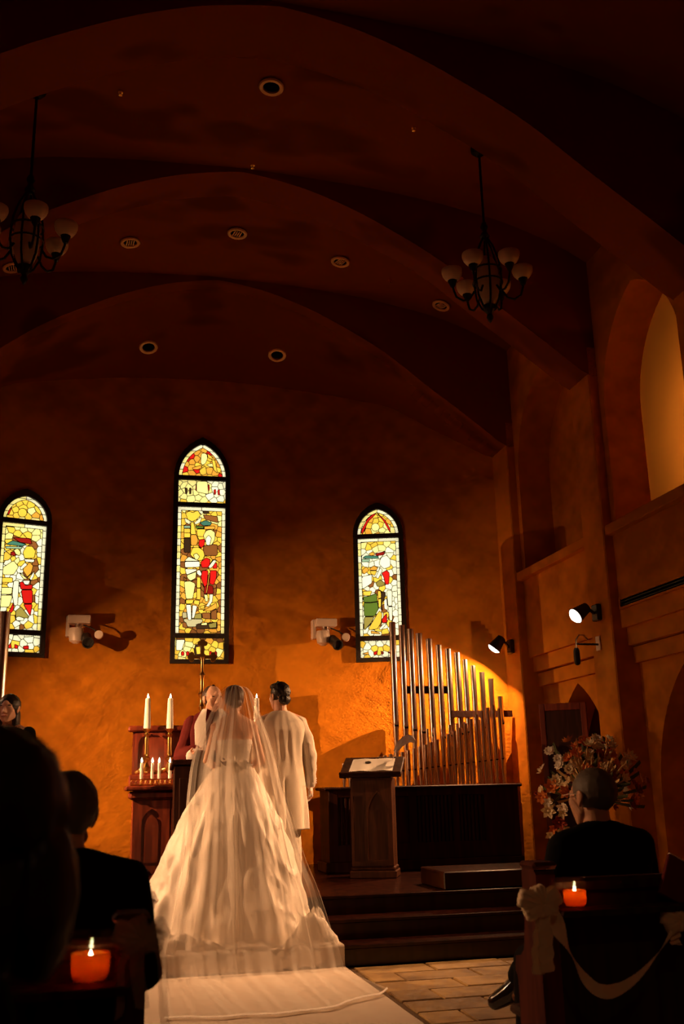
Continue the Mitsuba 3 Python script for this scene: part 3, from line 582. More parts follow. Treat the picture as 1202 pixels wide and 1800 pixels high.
def flame_mesh(h, r): return lathe([(0, 0)] + [(r * math.sin(math.pi * t ** .62) ** .9 * (1 - .25 * t), h * t) for t in np.linspace(.06, .94, 9)] + [(0, h)], 12, False)
def flame(parent, p, h, r, power, w=.35):
    put(parent + '__wick', tube([p, np.array(p) + [0, 0, h * .3]], .0022, 6), 'black_metal')
    put(parent + '__flame', at(flame_mesh(h, r), np.array(p) + [0, 0, .004]), 'white_metal', True, emitter={'type': 'area', 'radiance': rgb(*((FLAME ** .8) * power)), 'sampling_weight': w})
def stick(key, p, ztop, hc, r, label, grp=None):
    x, y, z = p; h = ztop - z
    lab(key, label, 'candlestick', grp)
    put(key + '__stem', at(lathe([(.02, .10 * h), (.045, .14 * h), (.030, .20 * h), (.018, .26 * h), (.040, .32 * h), (.044, .36 * h), (.022, .40 * h), (.028, .44 * h), (.022, .6 * h), (.024, .78 * h), (.017, .82 * h), (.034, .87 * h), (.018, .91 * h), (.03, .95 * h), (.046, .985 * h), (.048, h)], 18), (x, y, z)), 'brass', 40)
    for i in range(3):
        a = i * 2.094 + .5
        put(key + '__foot', meld([bone((x, y, z + .15 * h), .018, (x + .06 * math.cos(a), y + .06 * math.sin(a), z + .10 * h), .03, 12), bone((x + .06 * math.cos(a), y + .06 * math.sin(a), z + .10 * h), .022, (x + .11 * math.cos(a), y + .11 * math.sin(a), z + .022), .022, 12)], .03, 2), 'brass', True)
for i, (px, l) in enumerate(((259, 'tall brass candlestick at the left end of the altar'), (299, 'tall brass candlestick second from the left end of the altar'), (449, 'tall brass candlestick seen between the veil and the man in ivory'))):
    b = P(px, 1355, 10.75); b[2] = zs2; t = P(px, 1281, 10.75); b[0] = P(px - (1 if px < 400 else -2), 1300, 10.75)[0]
    kk = 'tall_candlestick' + ('' if i == 0 else '_%03d' % i); stick(kk, b, t[2], 0, .03, l)
    hh = P(px, 1228, 10.75)[2] - t[2]
    kc = lab('tall_candle' + ('' if i == 0 else '_%03d' % i), l.replace('brass candlestick', 'lit white candle').replace('at the left', 'on the candlestick at the left').replace('second from', 'on the candlestick second from'), 'candle')
    put(kc + '__wax', at(lathe([(.036, .001), (.037, .03), (.028, hh - .02), (.027, hh), (.020, hh + .006), (.012, hh - .006)], 20), (b[0], b[1], t[2])), 'wax', 40)
    flame(kc, (b[0], b[1], t[2] + hh - .004), .055, .013, 34)
gall = lab('candle_gallery', 'low pierced brass gallery holding four small candles on the altar table', 'candle holder')
gx0, gx1 = P(228, 1380, 10.45)[0], P(307, 1380, 10.45)[0]
put(gall + '__tray', boxm(gx0, gx1, 10.39, 10.52, zt, zt + .012, .003), 'brass')
for i in range(9):
    c = gx0 + .03 + i * (gx1 - gx0 - .06) / 8
    put(gall + '__ring', tube([(c + .022 * math.cos(t), 10.385, zt + .036 + .022 * math.sin(t)) for t in np.linspace(0, 2 * math.pi, 15)], .005, 6), 'brass', 40)
put(gall + '__rail', tube([(gx0, 10.385, zt + .062), (gx1, 10.385, zt + .062)], .005, 6), 'brass', 40)
for i, px in enumerate((248, 267, 279, 298)):
    c = P(px, 1376, 10.45); base = zt + .012; t0 = zt + .055; top = P(px, 1341, 10.45)[2]
    put(gall + '__cup', at(lathe([(.022, 0), (.010, .012), (.010, .025), (.020, .036), (.022, t0 - base)], 14), (c[0], 10.45, base)), 'brass', 40)
    kc = lab('small_candle' + ('' if i == 0 else '_%03d' % i), ['small lit candle leftmost in the brass gallery', 'small lit candle second from left in the brass gallery', 'small lit candle third from left in the brass gallery', 'small lit candle rightmost in the brass gallery, beside the podium'][i], 'candle', None)
    put(kc + '__wax', at(lathe([(.0165, 0), (.0155, top - t0), (.006, top - t0 + .002)], 14), (c[0], 10.45, t0)), 'wax', 40)
    flame(kc, (c[0], 10.45, top), .05, .013, 44)
# altar cross
k = lab('altar_cross', 'tall ornate brass cross standing on the altar back below the central window', 'cross')
b = P(354, 1258, 10.92); zb = zr + .01; x, y = b[0], b[1]
zt2 = P(354, 1128, 10.92)[2]; zx = P(354, 1155, 10.92)[2]
put(k + '__base', at(lathe([(.09, 0), (.085, .02), (.05, .04), (.045, .08), (.06, .1), (.03, .13), (.022, .16)], 8), (x, y, zb)), 'brass', 40)
h = zx - zb - .16
put(k + '__stem', at(lathe([(.022, 0), (.04, .04), (.02, .08), (.024, .25 * h), (.045, .3 * h), (.02, .36 * h), (.022, .6 * h), (.04, .66 * h), (.018, .72 * h), (.018, .95 * h), (.03, h)], 14), (x, y, zb + .16)), 'brass', 40)
arm = [Polygon([(-.018, -.12), (.018, -.12), (.018, zt2 - zx), (-.018, zt2 - zx)]), Polygon([(-.13, -.018), (.13, -.018), (.13, .018), (-.13, .018)])] + [Point(a, b_).buffer(.026) for a, b_ in ((.135, .0), (-.135, 0), (0, zt2 - zx), (.115, .028), (.115, -.028), (-.115, .028), (-.115, -.028), (.028, zt2 - zx - .02), (-.028, zt2 - zx - .02))] + [Point(0, 0).buffer(.04)]
put(k + '__crosspiece', plane_map(extrude(shapely.unary_union(arm), .024), (x, y + .012, zx), (1, 0, 0), (0, 0, 1), (0, -1, 0)), 'brass')
# priest's podium
k = lab('podium', 'dark wooden reading podium in front of the maroon robed man', 'lectern')
a, b = P(301, 1336, 9.5), P(385, 1336, 9.5); pz = a[2]
put(k + '__body', boxm(a[0] + .03, b[0] - .03, 9.42, 9.68, .46, pz - .06), 'dark_wood')
put(k + '__base', boxm(a[0], b[0], 9.38, 9.72, .444, .53, .01), 'dark_wood')
put(k + '__desk', at(boxm(-(b[0] - a[0]) / 2, (b[0] - a[0]) / 2, -.17, .17, -.02, .02, .008), ((a[0] + b[0]) / 2, 9.55, pz - .045), 0, -.15), 'dark_wood')
put(k + '__front_panel', boxm(a[0] + .07, b[0] - .07, 9.405, 9.425, .58, pz - .16, .006), 'dark_wood')

# ------------------------------------------------------------------ organ
k = lab('pipe_organ', 'pipe organ with ranks of polished metal pipes on a dark wooden case', 'organ')
oz = P(800, 1379, 10.72)[2]; ox0, ox1 = P(572, 1386, 10.75)[0], 4.46; oy = 10.72
mid0 = P(722, 1400, oy)[0]
put(k + '__case', cat([boxm(ox0 + .03, ox1 - .02, oy + .06, 11.2, .53, oz - .03)]), 'dark_wood')
put(k + '__plinth', boxm(ox0 - .01, ox1, oy, 11.2, .444, .55, .01), 'dark_wood')
put(k + '__cornice', boxm(ox0 - .02, ox1 + .02, oy - .02, 11.22, oz - .035, oz, .012), 'dark_wood')
for a, b in ((ox0 + .03, ox0 + .13), (ox0 + .30, ox0 + .40), (mid0 - .02, mid0 + .07), (mid0 + .48, mid0 + .55), (ox1 - .42, ox1 - .02)):
    put(k + '__stile', boxm(a, b, oy + .02, oy + .07, .55, oz - .03, .006), 'dark_wood')
for z0, z1 in ((.55, .72), (oz - .11, oz - .03)): put(k + '__rail', boxm(ox0 + .03, ox1 - .02, oy + .025, oy + .065, z0, z1, .006), 'dark_wood')
for i in range(17):
    c = mid0 + .10 + i * (ox1 - .45 - mid0 - .12) / 16
    put(k + '__slat', boxm(c - .014, c + .014, oy + .035, oy + .062, .70, oz - .1, .004), 'dark_wood')
for i in range(3):
    c = ox0 + .17 + i * .048; put(k + '__slat', boxm(c - .012, c + .012, oy + .035, oy + .062, .70, oz - .1, .004), 'dark_wood')
def pipe(px, ptop, pmouth, r, Y, bot, key='pipe_organ__pipe', seg=16):
    b = P(px, 1379, Y); x = b[0]; zt_, zm = P(px, ptop, Y)[2], P(px, pmouth, Y)[2]
    prof = [(.010, bot), (.013, bot + .02), (r * .92, zm - .015), (r, zm), (r, zt_), (r * .93, zt_), (r * .93, zt_ - .06)]
    kk = put(key, at(lathe(prof, seg, False), (x, Y, 0)), 'pipe_metal', 40)
    if seg < 14: return
    put(kk + '__mouth', at(boxm(-r * .62, r * .62, -r * 1.03, -r * .6, 0, r * .55), (x, Y, zm)), 'void_black')
    put(kk + '__lip', at(tri(Man.hull_points(np.array([(-r * .75, -r * .82, r * .55), (r * .75, -r * .82, r * .55), (0, -r * 1.03, r * 2.6), (-r * .75, -r * 1.08, r * .55), (r * .75, -r * 1.08, r * .55), (0, -r * .8, r * 2.6)], np.float32))), (x, Y, zm)), 'pipe_metal')
big = [(448, 132, 682), (499, 148, 692), (546, 168, 706), (592, 190, 718), (646, 220, 735), (697, 252, 745), (747, 272, 735), (795, 292, 725), (836, 328, 715), (878, 360, 700), (924, 395, 690), (970, 430, 680), (1016, 522, 670)]
for cx, t, mo in big: pipe(550 + cx / 3, 1050 + t / 3, 1050 + mo / 3, .037 if cx < 800 else .031, 11.12 - max(0, cx - 800) * .0004, oz - .01)
for i in range(28):
    cx = 165 + 31.2 * i; t = np.interp(cx, [140, 480, 600, 700, 800, 900, 975, 1030], [880, 815, 778, 735, 682, 605, 568, 600]); mo = np.interp(cx, [140, 500, 1040], [960, 915, 850])
    pipe(550 + cx / 3, 1050 + t / 3, 1050 + mo / 3, .022, 10.93, oz - .01)
for i in range(12):
    cx = 575 + 40 * i; pipe(550 + cx / 3, 1050 + np.interp(cx, [575, 1040], [700, 620]) / 3, 1050 + 900 / 3, .016, 11.02, oz - .01, seg=10)
za_, zb_ = P(620, 1213, 11.16), P(790, 1256, 11.16)
put(k + '__pipe_rack', boxm(P(705, 1213, 11.16)[0], P(792, 1213, 11.16)[0], 11.12, 11.18, za_[2] - .04, za_[2] + .04), 'dark_wood')
put(k + '__pipe_rack', boxm(P(792, 1256, 11.12)[0], P(897, 1256, 11.12)[0], 11.06, 11.13, zb_[2] - .035, zb_[2] + .035), 'dark_wood')
# the left organ's outermost pipe, cut by the picture edge
k = lab('organ_pipe', 'tall polished metal organ pipe at the left edge in front of the left window', 'organ pipe')
a = P(4, 1076, 9.9); x = P(-1, 1200, 9.9)[0]
put(k + '__body', at(lathe([(.014, .444), (.055, .80), (.06, .84), (.06, a[2]), (.055, a[2]), (.055, a[2] - .1)], 24, False), (x, 9.9, 0)), 'pipe_metal', 40)
put(k + '__mouth', at(boxm(-.035, .035, -.064, -.03, .84, .88), (x, 9.9, 0)), 'void_black')

# ------------------------------------------------------------------ guest book lectern, quill
k = lab('lectern', 'brown wooden lectern with pointed arch panel and slanted top before the organ', 'lectern')
lc = np.array([P(660, 1530, 10.15)[0], 10.15, .444]); th = -.38; w, dpt = .205, .17
lz = P(690, 1362, 10.1)[2] - .444
L = lambda m: at(m, lc, th)
put(k + '__body', L(boxm(-w, w, -dpt, dpt, .06, lz - .03)), 'lectern_wood')
put(k + '__plinth', L(boxm(-w - .025, w + .025, -dpt - .025, dpt + .025, 0, .07, .008)), 'lectern_wood')
put(k + '__base_moulding', L(boxm(-w - .012, w + .012, -dpt - .012, dpt + .012, .07, .11, .012)), 'lectern_wood')
fr = sbox(-w, .12, w, lz - .05).difference(arch(.06, .11, .16, lz - .40, lz - .16)).difference(sbox(-w + .025, .16, -w + .13, lz - .2))
put(k + '__front_panel', L(plane_map(extrude(fr, .02), (0, -dpt - .001, 0), (1, 0, 0), (0, 0, 1), (0, -1, 0))), 'lectern_wood')
put(k + '__arch_moulding', L(plane_map(extrude(arch(.06, .118, .15, lz - .40, lz - .15).difference(arch(.06, .10, .17, lz - .40, lz - .17)), .03), (0, -dpt - .001, 0), (1, 0, 0), (0, 0, 1), (0, -1, 0))), 'lectern_wood')
put(k + '__neck', L(tri(Man.hull_points(np.array([(s * (w - .01), y, z) for s in (-1, 1) for y, z in ((-dpt + .02, lz - .04), (dpt - .02, lz - .04), (-dpt + .02, lz + .0), (dpt - .02, lz + .13))], np.float32)))), 'lectern_wood')
D = lambda m: L(at(m, (0, 0, lz + .085), 0, .36))
put(k + '__desk', D(boxm(-.31, .31, -.25, .25, -.025, .015, .008)), 'dark_wood')
put(k + '__book_stop', D(boxm(-.31, .31, -.255, -.23, .01, .035, .005)), 'dark_wood')
k = put('guest_book_page', D(plane_map(*[grid(np.array([[(x, y, .018 + .006 * math.sin(3.0 + x * 14) ** 2) for x in np.linspace(-.22, .22, 13)] for y in (-.18, .18)]))[0]], (0, 0, 0), (1, 0, 0), (0, 1, 0), (0, 0, 1))), 'paper', True)
lab(k, 'open white page lying on the slanted lectern top', 'paper')
k2 = lab('ink_seal', 'small dark oval on the white lectern page', 'seal')
put(k2, D(at(lathe([(0, .028), (.03, .028), (.032, .024)], 16, False), (-.05, .06, 0))), 'iron')
k = lab('quill_pen', 'white feather quill standing on the lectern', 'quill')
qa, qb = P(690, 1337, 10.2), P(700, 1312, 10.2); tip = P(729, 1301, 10.2); pth = [qa, P(693, 1324, 10.2), qb, P(714, 1302, 10.2), tip]
put(k + '__shaft', tube(pth[:3], .005), 'paper', 40)
fp = np.array([P(x, y, 10.2) for x, y in ((694, 1322), (698, 1315), (703, 1308), (710, 1302), (718, 1298), (724, 1299), (729, 1303))])
rows = []
for i, p in enumerate(fp):
    tg = np.gradient(fp, axis=0)[i]; tg /= np.linalg.norm(tg); nn = np.cross(tg, (0, 1, 0)); ww = [.012, .028, .036, .040, .042, .036, .016][i]
    rows.append([p + nn * ww * s + np.array([0, .012 * (1 - s * s) * -1, 0]) + rng.normal(0, .003, 3) for s in np.linspace(-1, 1, 9)])
put(k + '__vane', grid(np.array(rows))[0], 'white_cloth', True)
put(k + '__holder', at(lathe([(.03, 0), (.035, .01), (.02, .03), (.012, .05)], 14), qa + np.array([0, 0, -.05])), 'brass', 40)
# leaning dark door leaf in the second arch
k = lab('door_leaf', 'dark wooden door leaf standing open in the arch right of the organ', 'door', None, None)
da, db = P(947, 1238, 10.25), P(992, 1238, 9.9); zt_ = da[2]
v = np.array([.55, -.35, 0]); o = np.array([da[0], 10.25, .444])
M = lambda m: plane_map(m, o, v / np.linalg.norm(v), (0, 0, 1), np.cross(v / np.linalg.norm(v), (0, 0, 1)))
put(k + '__panel', M(boxm(0, .5, 0, zt_ - .444, -.02, .02, .005)), 'dark_wood'); 
for a, b, c, d_ in ((.0, .06, .0, zt_ - .444), (.44, .5, 0, zt_ - .444), (.06, .44, zt_ - .52, zt_ - .444), (.06, .44, .8, .9)): put(k + '__frame', M(boxm(a, b, c, d_, -.032, .032, .006)), 'red_wood')

# ------------------------------------------------------------------ aisle runner
k = 'aisle_runner'
xs_ = np.linspace(.10, 1.80, 40); path = [(y, .004) for y in np.linspace(2.0, 7.90, 60)] + [(7.925, .012), (7.935, .05), (7.935, .10), (7.935, .14), (7.95, .157), (8.0, .158), (8.2, .158)]
q = np.array([[(x, y, z + (.004 * meshkit.fbm(np.array([x * 4, y * 3, 0.]), 2, 4) if z < .01 else 0)) for x in xs_] for y, z in path])
put(k, grid(q)[0], 'runner_cloth', True); lab(k, 'white cloth aisle runner leading up to the altar steps', 'carpet')

# ------------------------------------------------------------------ flowers on a stand
k = lab('flower_arrangement', 'large arrangement of cream and orange flowers behind the seated grey haired guest', 'flowers')
fc = P(1042, 1395, 6.6); fx, fy, fz = fc
put(k + '__pedestal', at(lathe([(.20, 0), (.20, .04), (.12, .08), (.09, .2), (.09, .62), (.13, .68), (.14, .72)], 24), (fx, fy, 0)), 'terracotta', 40)
put(k + '__urn', at(lathe([(.06, .72), (.10, .74), (.16, .84), (.18, .94), (.15, .94), (.12, .86)], 24, False), (fx, fy, 0)), 'terracotta', 40)
def flower(np_, r, cup):
    ms = []
    for lay, (rr, cu) in enumerate(((r, cup), (r * .66, cup + .5))):
        for i in range(np_):
            a = i * 2 * math.pi / np_ + lay * .3
            pts = np.array([[(rr * u, rr * .34 * math.sin(math.pi * min(u * .9 + .08, 1)) * s, rr * (cu * u * u + .05 * (1 - s * s) * -1)) for s in (-1, 0, 1)] for u in np.linspace(.05, 1, 5)])
            ms.append(at(grid(pts)[0], (0, 0, 0), a))
    ms.append(tri(sph((0, 0, r * .1), r * .2, 8))); return cat(ms)
FL = [flower(8, .040, .25), flower(6, .046, .55), flower(10, .034, .1), flower(5, .030, .8)]
import itertools
FP = {}
r2 = np.random.default_rng(11); N = 0
def put_at(key, mi_, mname, p, d, s):
    m_ = (mi_, mname)
    if m_ not in FP: FP[m_] = mikit.ply(FL[mi_], mname, True)
    z = d / np.linalg.norm(d); x = np.cross((.3, .2, 1.), z); x /= np.linalg.norm(x); A = np.eye(4); A[:3, :3] = np.stack([x, np.cross(z, x), z], 1) * s; A[:3, 3] = p
    b, n_ = key, 0
    while key in scene: n_ += 1; key = '%s_%03d' % (b, n_)
    scene[key] = {**FP[m_], 'to_world': T(A)}
known = [(965, 1320, 'petal_white', 2), (981, 1334, 'petal_white', 2), (1030, 1307, 'petal_orange', 1), (1013, 1325, 'petal_orange', 1), (1048, 1299, 'petal_white', 0), (1047, 1311, 'petal_cream', 0), (1072, 1311, 'petal_cream', 1), (1107, 1330, 'petal_cream', 1), (1056, 1326, 'petal_red', 0), (1074, 1325, 'petal_orange', 0), (1070, 1345, 'petal_cream', 2), (1086, 1345, 'petal_orange', 0), (969, 1383, 'petal_orange', 1), (978, 1372, 'petal_cream', 0), (953, 1402, 'petal_orange', 0), (963, 1410, 'petal_white', 3), (964, 1425, 'petal_cream', 1), (988, 1430, 'petal_cream', 3), (983, 1445, 'petal_red', 1), (972, 1456, 'petal_orange', 3), (991, 1461, 'petal_cream', 1), (967, 1467, 'petal_cream', 3), (1080, 1365, 'petal_red', 0), (1100, 1360, 'petal_orange', 2), (1088, 1398, 'petal_cream', 2), (1060, 1431, 'petal_cream', 3), (1120, 1385, 'petal_red', 0), (1110, 1410, 'petal_red', 1), (1000, 1352, 'petal_cream', 2), (1035, 1330, 'petal_cream', 2)]
for px, py, mname, mi_ in known:
    d_ = np.array([(px - 1042) / 100 * .7, -.75 - r2.random() * .3, (1395 - py) / 100 * .7 + .1]); Y = 6.6 - .22 * max(0, 1 - ((px - 1042) ** 2 + (py - 1395) ** 2) / 11000) - .05
    put_at(k + '__flower', mi_, mname, P(px, py, Y), d_, 1.15)
for i in range(95):
    a, e = r2.uniform(0, 2 * math.pi), r2.uniform(-.5, 1.35); d_ = np.array([math.cos(a) * math.cos(e), math.sin(a) * math.cos(e), math.sin(e) * .9 + .1]); rr = r2.uniform(.27, .40)
    put_at(k + '__flower', int(r2.integers(4)), ['petal_cream', 'petal_orange', 'petal_red', 'petal_white'][int(r2.integers(4))], fc + d_ * rr * [1, .8, 1], d_, r2.uniform(.8, 1.15))
def blade(l, w): return grid(np.array([[(s * w * math.sin(math.pi * (u * .92 + .06)), 0.1 * l * s * s * u, l * u) for s in (-1, 0, 1)] for u in np.linspace(0, 1, 7)]) + np.array([[(0, .28 * l * u * u, 0)] * 3 for u in np.linspace(0, 1, 7)]))[0]
FL += [blade(.19, .011), blade(.22, .03)]
for i in range(120):
    a, e = r2.uniform(0, 2 * math.pi), r2.uniform(-.4, 1.4); d_ = np.array([math.cos(a) * math.cos(e), math.sin(a) * math.cos(e), math.sin(e)]); g_ = i < 60
    if g_: d_ = np.array([r2.uniform(-1.1, .5), -r2.uniform(.3, 1.0), r2.uniform(.0, 1.2)]); 
    put_at(k + ('__dried_grass' if g_ else '__leaf'), 4 if g_ else 5, 'grass_dry' if g_ else 'leaf', fc + (d_ / np.linalg.norm(d_)) * r2.uniform(.10, .20), d_ + r2.normal(0, .35, 3), r2.uniform(.8, 1.15))

# ------------------------------------------------------------------ people
def place(m, pos, phi):
    return at(m, pos, phi)
def head_parts(c, s=.232, ear=True, tilt=0, turn=0):
    """manifolds of a head centred at c, facing +y, height s; returns (parts, local->world function)"""
    k = s / .232
    Rm = trimesh.transformations.rotation_matrix(turn, (0, 0, 1)) @ trimesh.transformations.rotation_matrix(tilt, (1, 0, 0))
    def W(p): return (Rm[:3, :3] @ (np.array(p, float) * k)) + np.array(c)
    def S(p, r): 
        m = Man.sphere(1.0, 20).scale(tuple(float(v) * k for v in np.ones(3) * r)).transform(np.c_[Rm[:3, :3], W(p)].astype(np.float32)); return m
    hull = Man.batch_hull
    parts = [S((0, -.012, .028), (.076, .096, .092)), hull([S((x, .02, -.055), .028) for x in (-.042, .042)] + [S((0, .066, -.092), .020), S((-.014, .064, -.090), .018), S((.014, .064, -.090), .018)] + [S((x, .058, -.012), .026) for x in (-.040, .040)] + [S((0, .070, .045), .026)]),
             hull([S((-.034, .068, .022), .018), S((.034, .068, .022), .018), S((0, .074, .026), .018)]),
             hull([S((0, .088, .014), .008), S((0, .112, -.024), .011), S((-.013, .094, -.028), .009), S((.013, .094, -.028), .009)]), hull([S((-.020, .083, -.055), .008), S((.020, .083, -.055), .008), S((0, .090, -.052), .009), S((0, .088, -.062), .009)])]
    if ear:
        for x in (-1, 1): parts.append(hull([S((x * .076, -.006, .012), (.010, .018, .022)), S((x * .076, .0, -.022), (.008, .010, .012)), S((x * .086, -.018, .010), (.005, .012, .018))]))
    return parts, W, S
def finger_hand(wr, fw, pn, side, curl=.55, s=1.0, spread=.10):
    """hand at wrist wr, pointing fw, palm normal pn; side +1 if the thumb lies towards +cross(fw, pn)"""
    fw = np.array(fw, float); fw /= np.linalg.norm(fw); pn = np.array(pn, float); pn -= fw * (pn @ fw); pn /= np.linalg.norm(pn); sd = np.cross(fw, pn) * side
    pt = lambda a, b, c_: np.array(wr) + s * (fw * a + sd * b + pn * c_)
    ms = [Man.batch_hull([sph(pt(0, .016, 0), .019 * s, 12), sph(pt(0, -.016, 0), .018 * s, 12), sph(pt(.085, .034, 0), .013 * s, 12), sph(pt(.082, -.036, 0), .012 * s, 12), sph(pt(.088, 0, -.002), .014 * s, 12)])]
    for b, l, r in ((.034, .074, .0088), (.012, .082, .0090), (-.012, .076, .0086), (-.034, .060, .0078)):
        p = pt(.080, b, 0); a = .12; dirb = sd * spread * np.sign(b) * abs(b) / .034
        for j, f in enumerate((.46, .31, .23)):
            a += curl * (1, 1.25, .8)[j]; q = p + s * l * f * (fw * math.cos(a) + pn * math.sin(a) + dirb); ms.append(bone(p, r * s * (1 - .08 * j), q, r * s * (.94 - .10 * j), 10)); p = q
    p = pt(.02, .028, .006); q = pt(.055, .062, .018); e = pt(.085, .066, .034); ms += [bone(p, .015 * s, q, .0115 * s, 10), bone(q, .0112 * s, e, .009 * s, 10)]
    return meld(ms, .0065 * s, 3)
def figure(key, J, skin, hs=.232, turn=0, tilt=0, res=.02, hands=(), R=None, xf=None):
    """one continuous body from the joints J (world after xf)"""
    R = R or {}
    g = lambda n, d: R.get(n, d)
    b = []
    pl, pr = np.array(J['pelvis']) + [-.07, 0, 0], np.array(J['pelvis']) + [.07, 0, 0]
    ch = np.array(J['chest']); cl, cr = ch + [-.075, 0, 0], ch + [.075, 0, 0]
    wa = np.array(J['waist'])
    b.append(Man.batch_hull([sph(pl, g('pel', .115)), sph(pr, g('pel', .115)), sph(wa + [-.04, 0, 0], g('wai', .095)), sph(wa + [.04, 0, 0], g('wai', .095))]))
    b.append(Man.batch_hull([sph(wa + [-.04, 0, 0], g('wai', .095)), sph(wa + [.04, 0, 0], g('wai', .095)), sph(cl, g('che', .105)), sph(cr, g('che', .105))]))
    b.append(Man.batch_hull([sph(cl, g('che', .105)), sph(cr, g('che', .105)), sph(J['shl'], .05), sph(J['shr'], .05), sph(J['neck'], .06)]))
    hd = np.array(J['head']); b.append(bone(J['neck'], g('nk', .058), hd + [0, -.015, -.05], g('nk', .058)))
    for s in 'lr':
        b += [bone(J['sh' + s], g('ua', .052), J['el' + s], g('el', .040)), bone(J['el' + s], g('el', .040), J['wr' + s], .026), bone(pl if s == 'l' else pr, .095, J['kn' + s], .060), bone(J['kn' + s], .060, J['an' + s], .040), bone(np.array(J['an' + s]) + [0, -.03, -.03], .036, J['to' + s], .030)]
    hp, W, S = head_parts(hd, hs, True, tilt, turn)
    bd = meld(b, res, 10); hm = meld(hp, .0085, 3)
    M = to_man(bd) + to_man(hm)
    for h in hands: M = M + to_man(h)
    t = tri(M)
    put(key + '__body', t if xf is None else xf(t), skin, True)
    return W, S
def hairshell(S, back=(0, -.018, .036), r=(.083, .102, .096), cut=None, extra=(), amp=.005, freq=60, seed=1, res=.010):
    m = S(back, r)
    for e in extra: m = m + e
    if cut is not None: m = m - cut
    t = tri(m.simplify(.0015).refine_to_length(res)); t.merge_vertices(); relax(t, 4, res); return displace(t, amp, freq, seed, (1, 1, .35))
def face_bits(key, S, xf, hair='hair_black'):
    for x in (-1, 1):
        put(key + '__eye', xf(tri(S((x * .031, .080, .010), (.012, .006, .005)))), 'eye_dark', True); put(key + '__eyebrow', xf(tri(S((x * .031, .085, .027), (.017, .005, .004)))), hair, True)
    put(key + '__mouth', xf(tri(S((0, .094, -.057), (.022, .005, .005)))), 'lips', True)
def standing(H, arms):
    k = H / 1.75
    J = dict(pelvis=(0, 0, .93), waist=(0, .0, 1.10), chest=(0, .0, 1.29), neck=(0, -.02, 1.47), head=(0, .012, 1.632), shl=(-.185, -.01, 1.41), shr=(.185, -.01, 1.41), knl=(-.09, .02, .50), knr=(.09, .02, .50), anl=(-.09, -.02, .09), anr=(.09, -.02, .09), tol=(-.10, .14, .03), tor=(.10, .14, .03))
    J.update(arms); return {n: np.array(v, float) * k for n, v in J.items()}

# bride
bp = P(410, 1500, 8.72); bp[2] = .50; bphi = .0
xf = lambda m: at(m, bp, bphi)
J = standing(1.66, dict(shl=(-.165, -.01, 1.39), shr=(.165, -.01, 1.39), ell=(-.245, -.03, 1.10), elr=(.245, -.03, 1.10), wrl=(-.10, .22, 1.02), wrr=(.10, .22, 1.02)))
k = lab('person', 'woman in a strapless white gown with long train and tulle veil, seen from behind', 'person')
hh = [finger_hand(J['wrl'], (.6, .7, .1), (0.2, .0, 1), -1, .6, .9), finger_hand(J['wrr'], (-.6, .7, .1), (-.2, 0, 1), 1, .6, .9)]
W, S = figure(k, J, 'skin', .222, 0, -.12, .02, hh, dict(pel=.11, wai=.080, che=.088, ua=.040, el=.033, nk=.046), xf)
put(k + '__hair', xf(hairshell(S, (0, -.022, .034), (.087, .106, .100), S((0, .14, -.05), (.12, .11, .12)), [S((0, -.088, .015), (.056, .040, .056)), S((0, -.072, -.035), (.062, .042, .05))])), 'hair_brown', True)
face_bits(k, S, xf)
put(k + '__tiara', xf(displace(meld([bone(W((.075 * math.cos(t), -.02 + .03 * math.sin(t) * -1, .075 + .05 * math.sin(t))), .008, W((.075 * math.cos(t + .26), -.02 - .03 * math.sin(t + .26), .075 + .05 * math.sin(t + .26))), .008, 10) for t in np.arange(0, 2.9, .26)], .01, 1), .004, 60)), 'white_cloth', True)
kq = 1.66 / 1.75
rows = interp_rows([(1.02 * kq, 0, 0, .148, .105, 2.1), (1.10 * kq, 0, 0, .146, .105, 2.1), (1.2 * kq, 0, .004, .156, .114, 2.2), (1.265 * kq, 0, .004, .162, .116, 2.3), (1.27 * kq, 0, .004, .158, .112, 2.3)], 14)
put(k + '__bodice', xf(loft(rows, 48)), 'satin', True)
put(k + '__bodice_lace', xf(displace(loft(interp_rows([(1.235 * kq, 0, .004, .159, .118, 2.3), (1.25 * kq, 0, .004, .165, .120, 2.3), (1.278 * kq, 0, .004, .164, .119, 2.3), (1.279 * kq, 0, .004, .157, .113, 2.3)], 8), 60), .004, 90)), 'lace', True)
# gown: the bell and the train in one sheet that falls to the steps
NT, NR = 280, 90
th = np.linspace(0, 2 * math.pi, NT, endpoint=False)      # 0 = +x (right), pi/2 = away, 3pi/2 = towards the camera
wz = bp[2] + 1.045 * kq
plan = np.array([(1.60, 8.70), (1.33, 8.84), (1.0, 9.12), (.62, 9.12), (.30, 8.84), (.24, 8.55), (.25, 8.22), (.36, 7.98), (.62, 7.925), (.95, 7.915), (1.30, 7.92), (1.58, 7.925), (1.79, 7.96), (1.78, 8.12), (1.66, 8.42)])
bell = np.array([(1.60, 8.70), (1.33, 8.82), (1.0, 9.10), (.64, 9.10), (.34, 8.86), (.29, 8.58), (.33, 8.34), (.47, 8.10), (.68, 7.99), (.95, 7.965), (1.26, 7.97), (1.46, 8.02), (1.56, 8.16), (1.60, 8.34), (1.63, 8.52)])
def polar(pl):
    pl = np.vstack([pl, pl[:1]]); ls = LineString(pl - bp[:2]); out = []
    for t in th:
        r_ = LineString([(0, 0), (3 * math.cos(t), 3 * math.sin(t))]).intersection(ls); g_ = getattr(r_, 'geoms', [r_])
        out.append(max(math.hypot(*q_.coords[0]) for q_ in g_))
    out = np.array(out); ke = np.hanning(13); ke /= ke.sum(); return np.convolve(np.r_[out[-6:], out, out[:6]], ke, 'valid')
rb, rh = polar(bell), polar(plan); rh = np.maximum(rh, rb + .005)
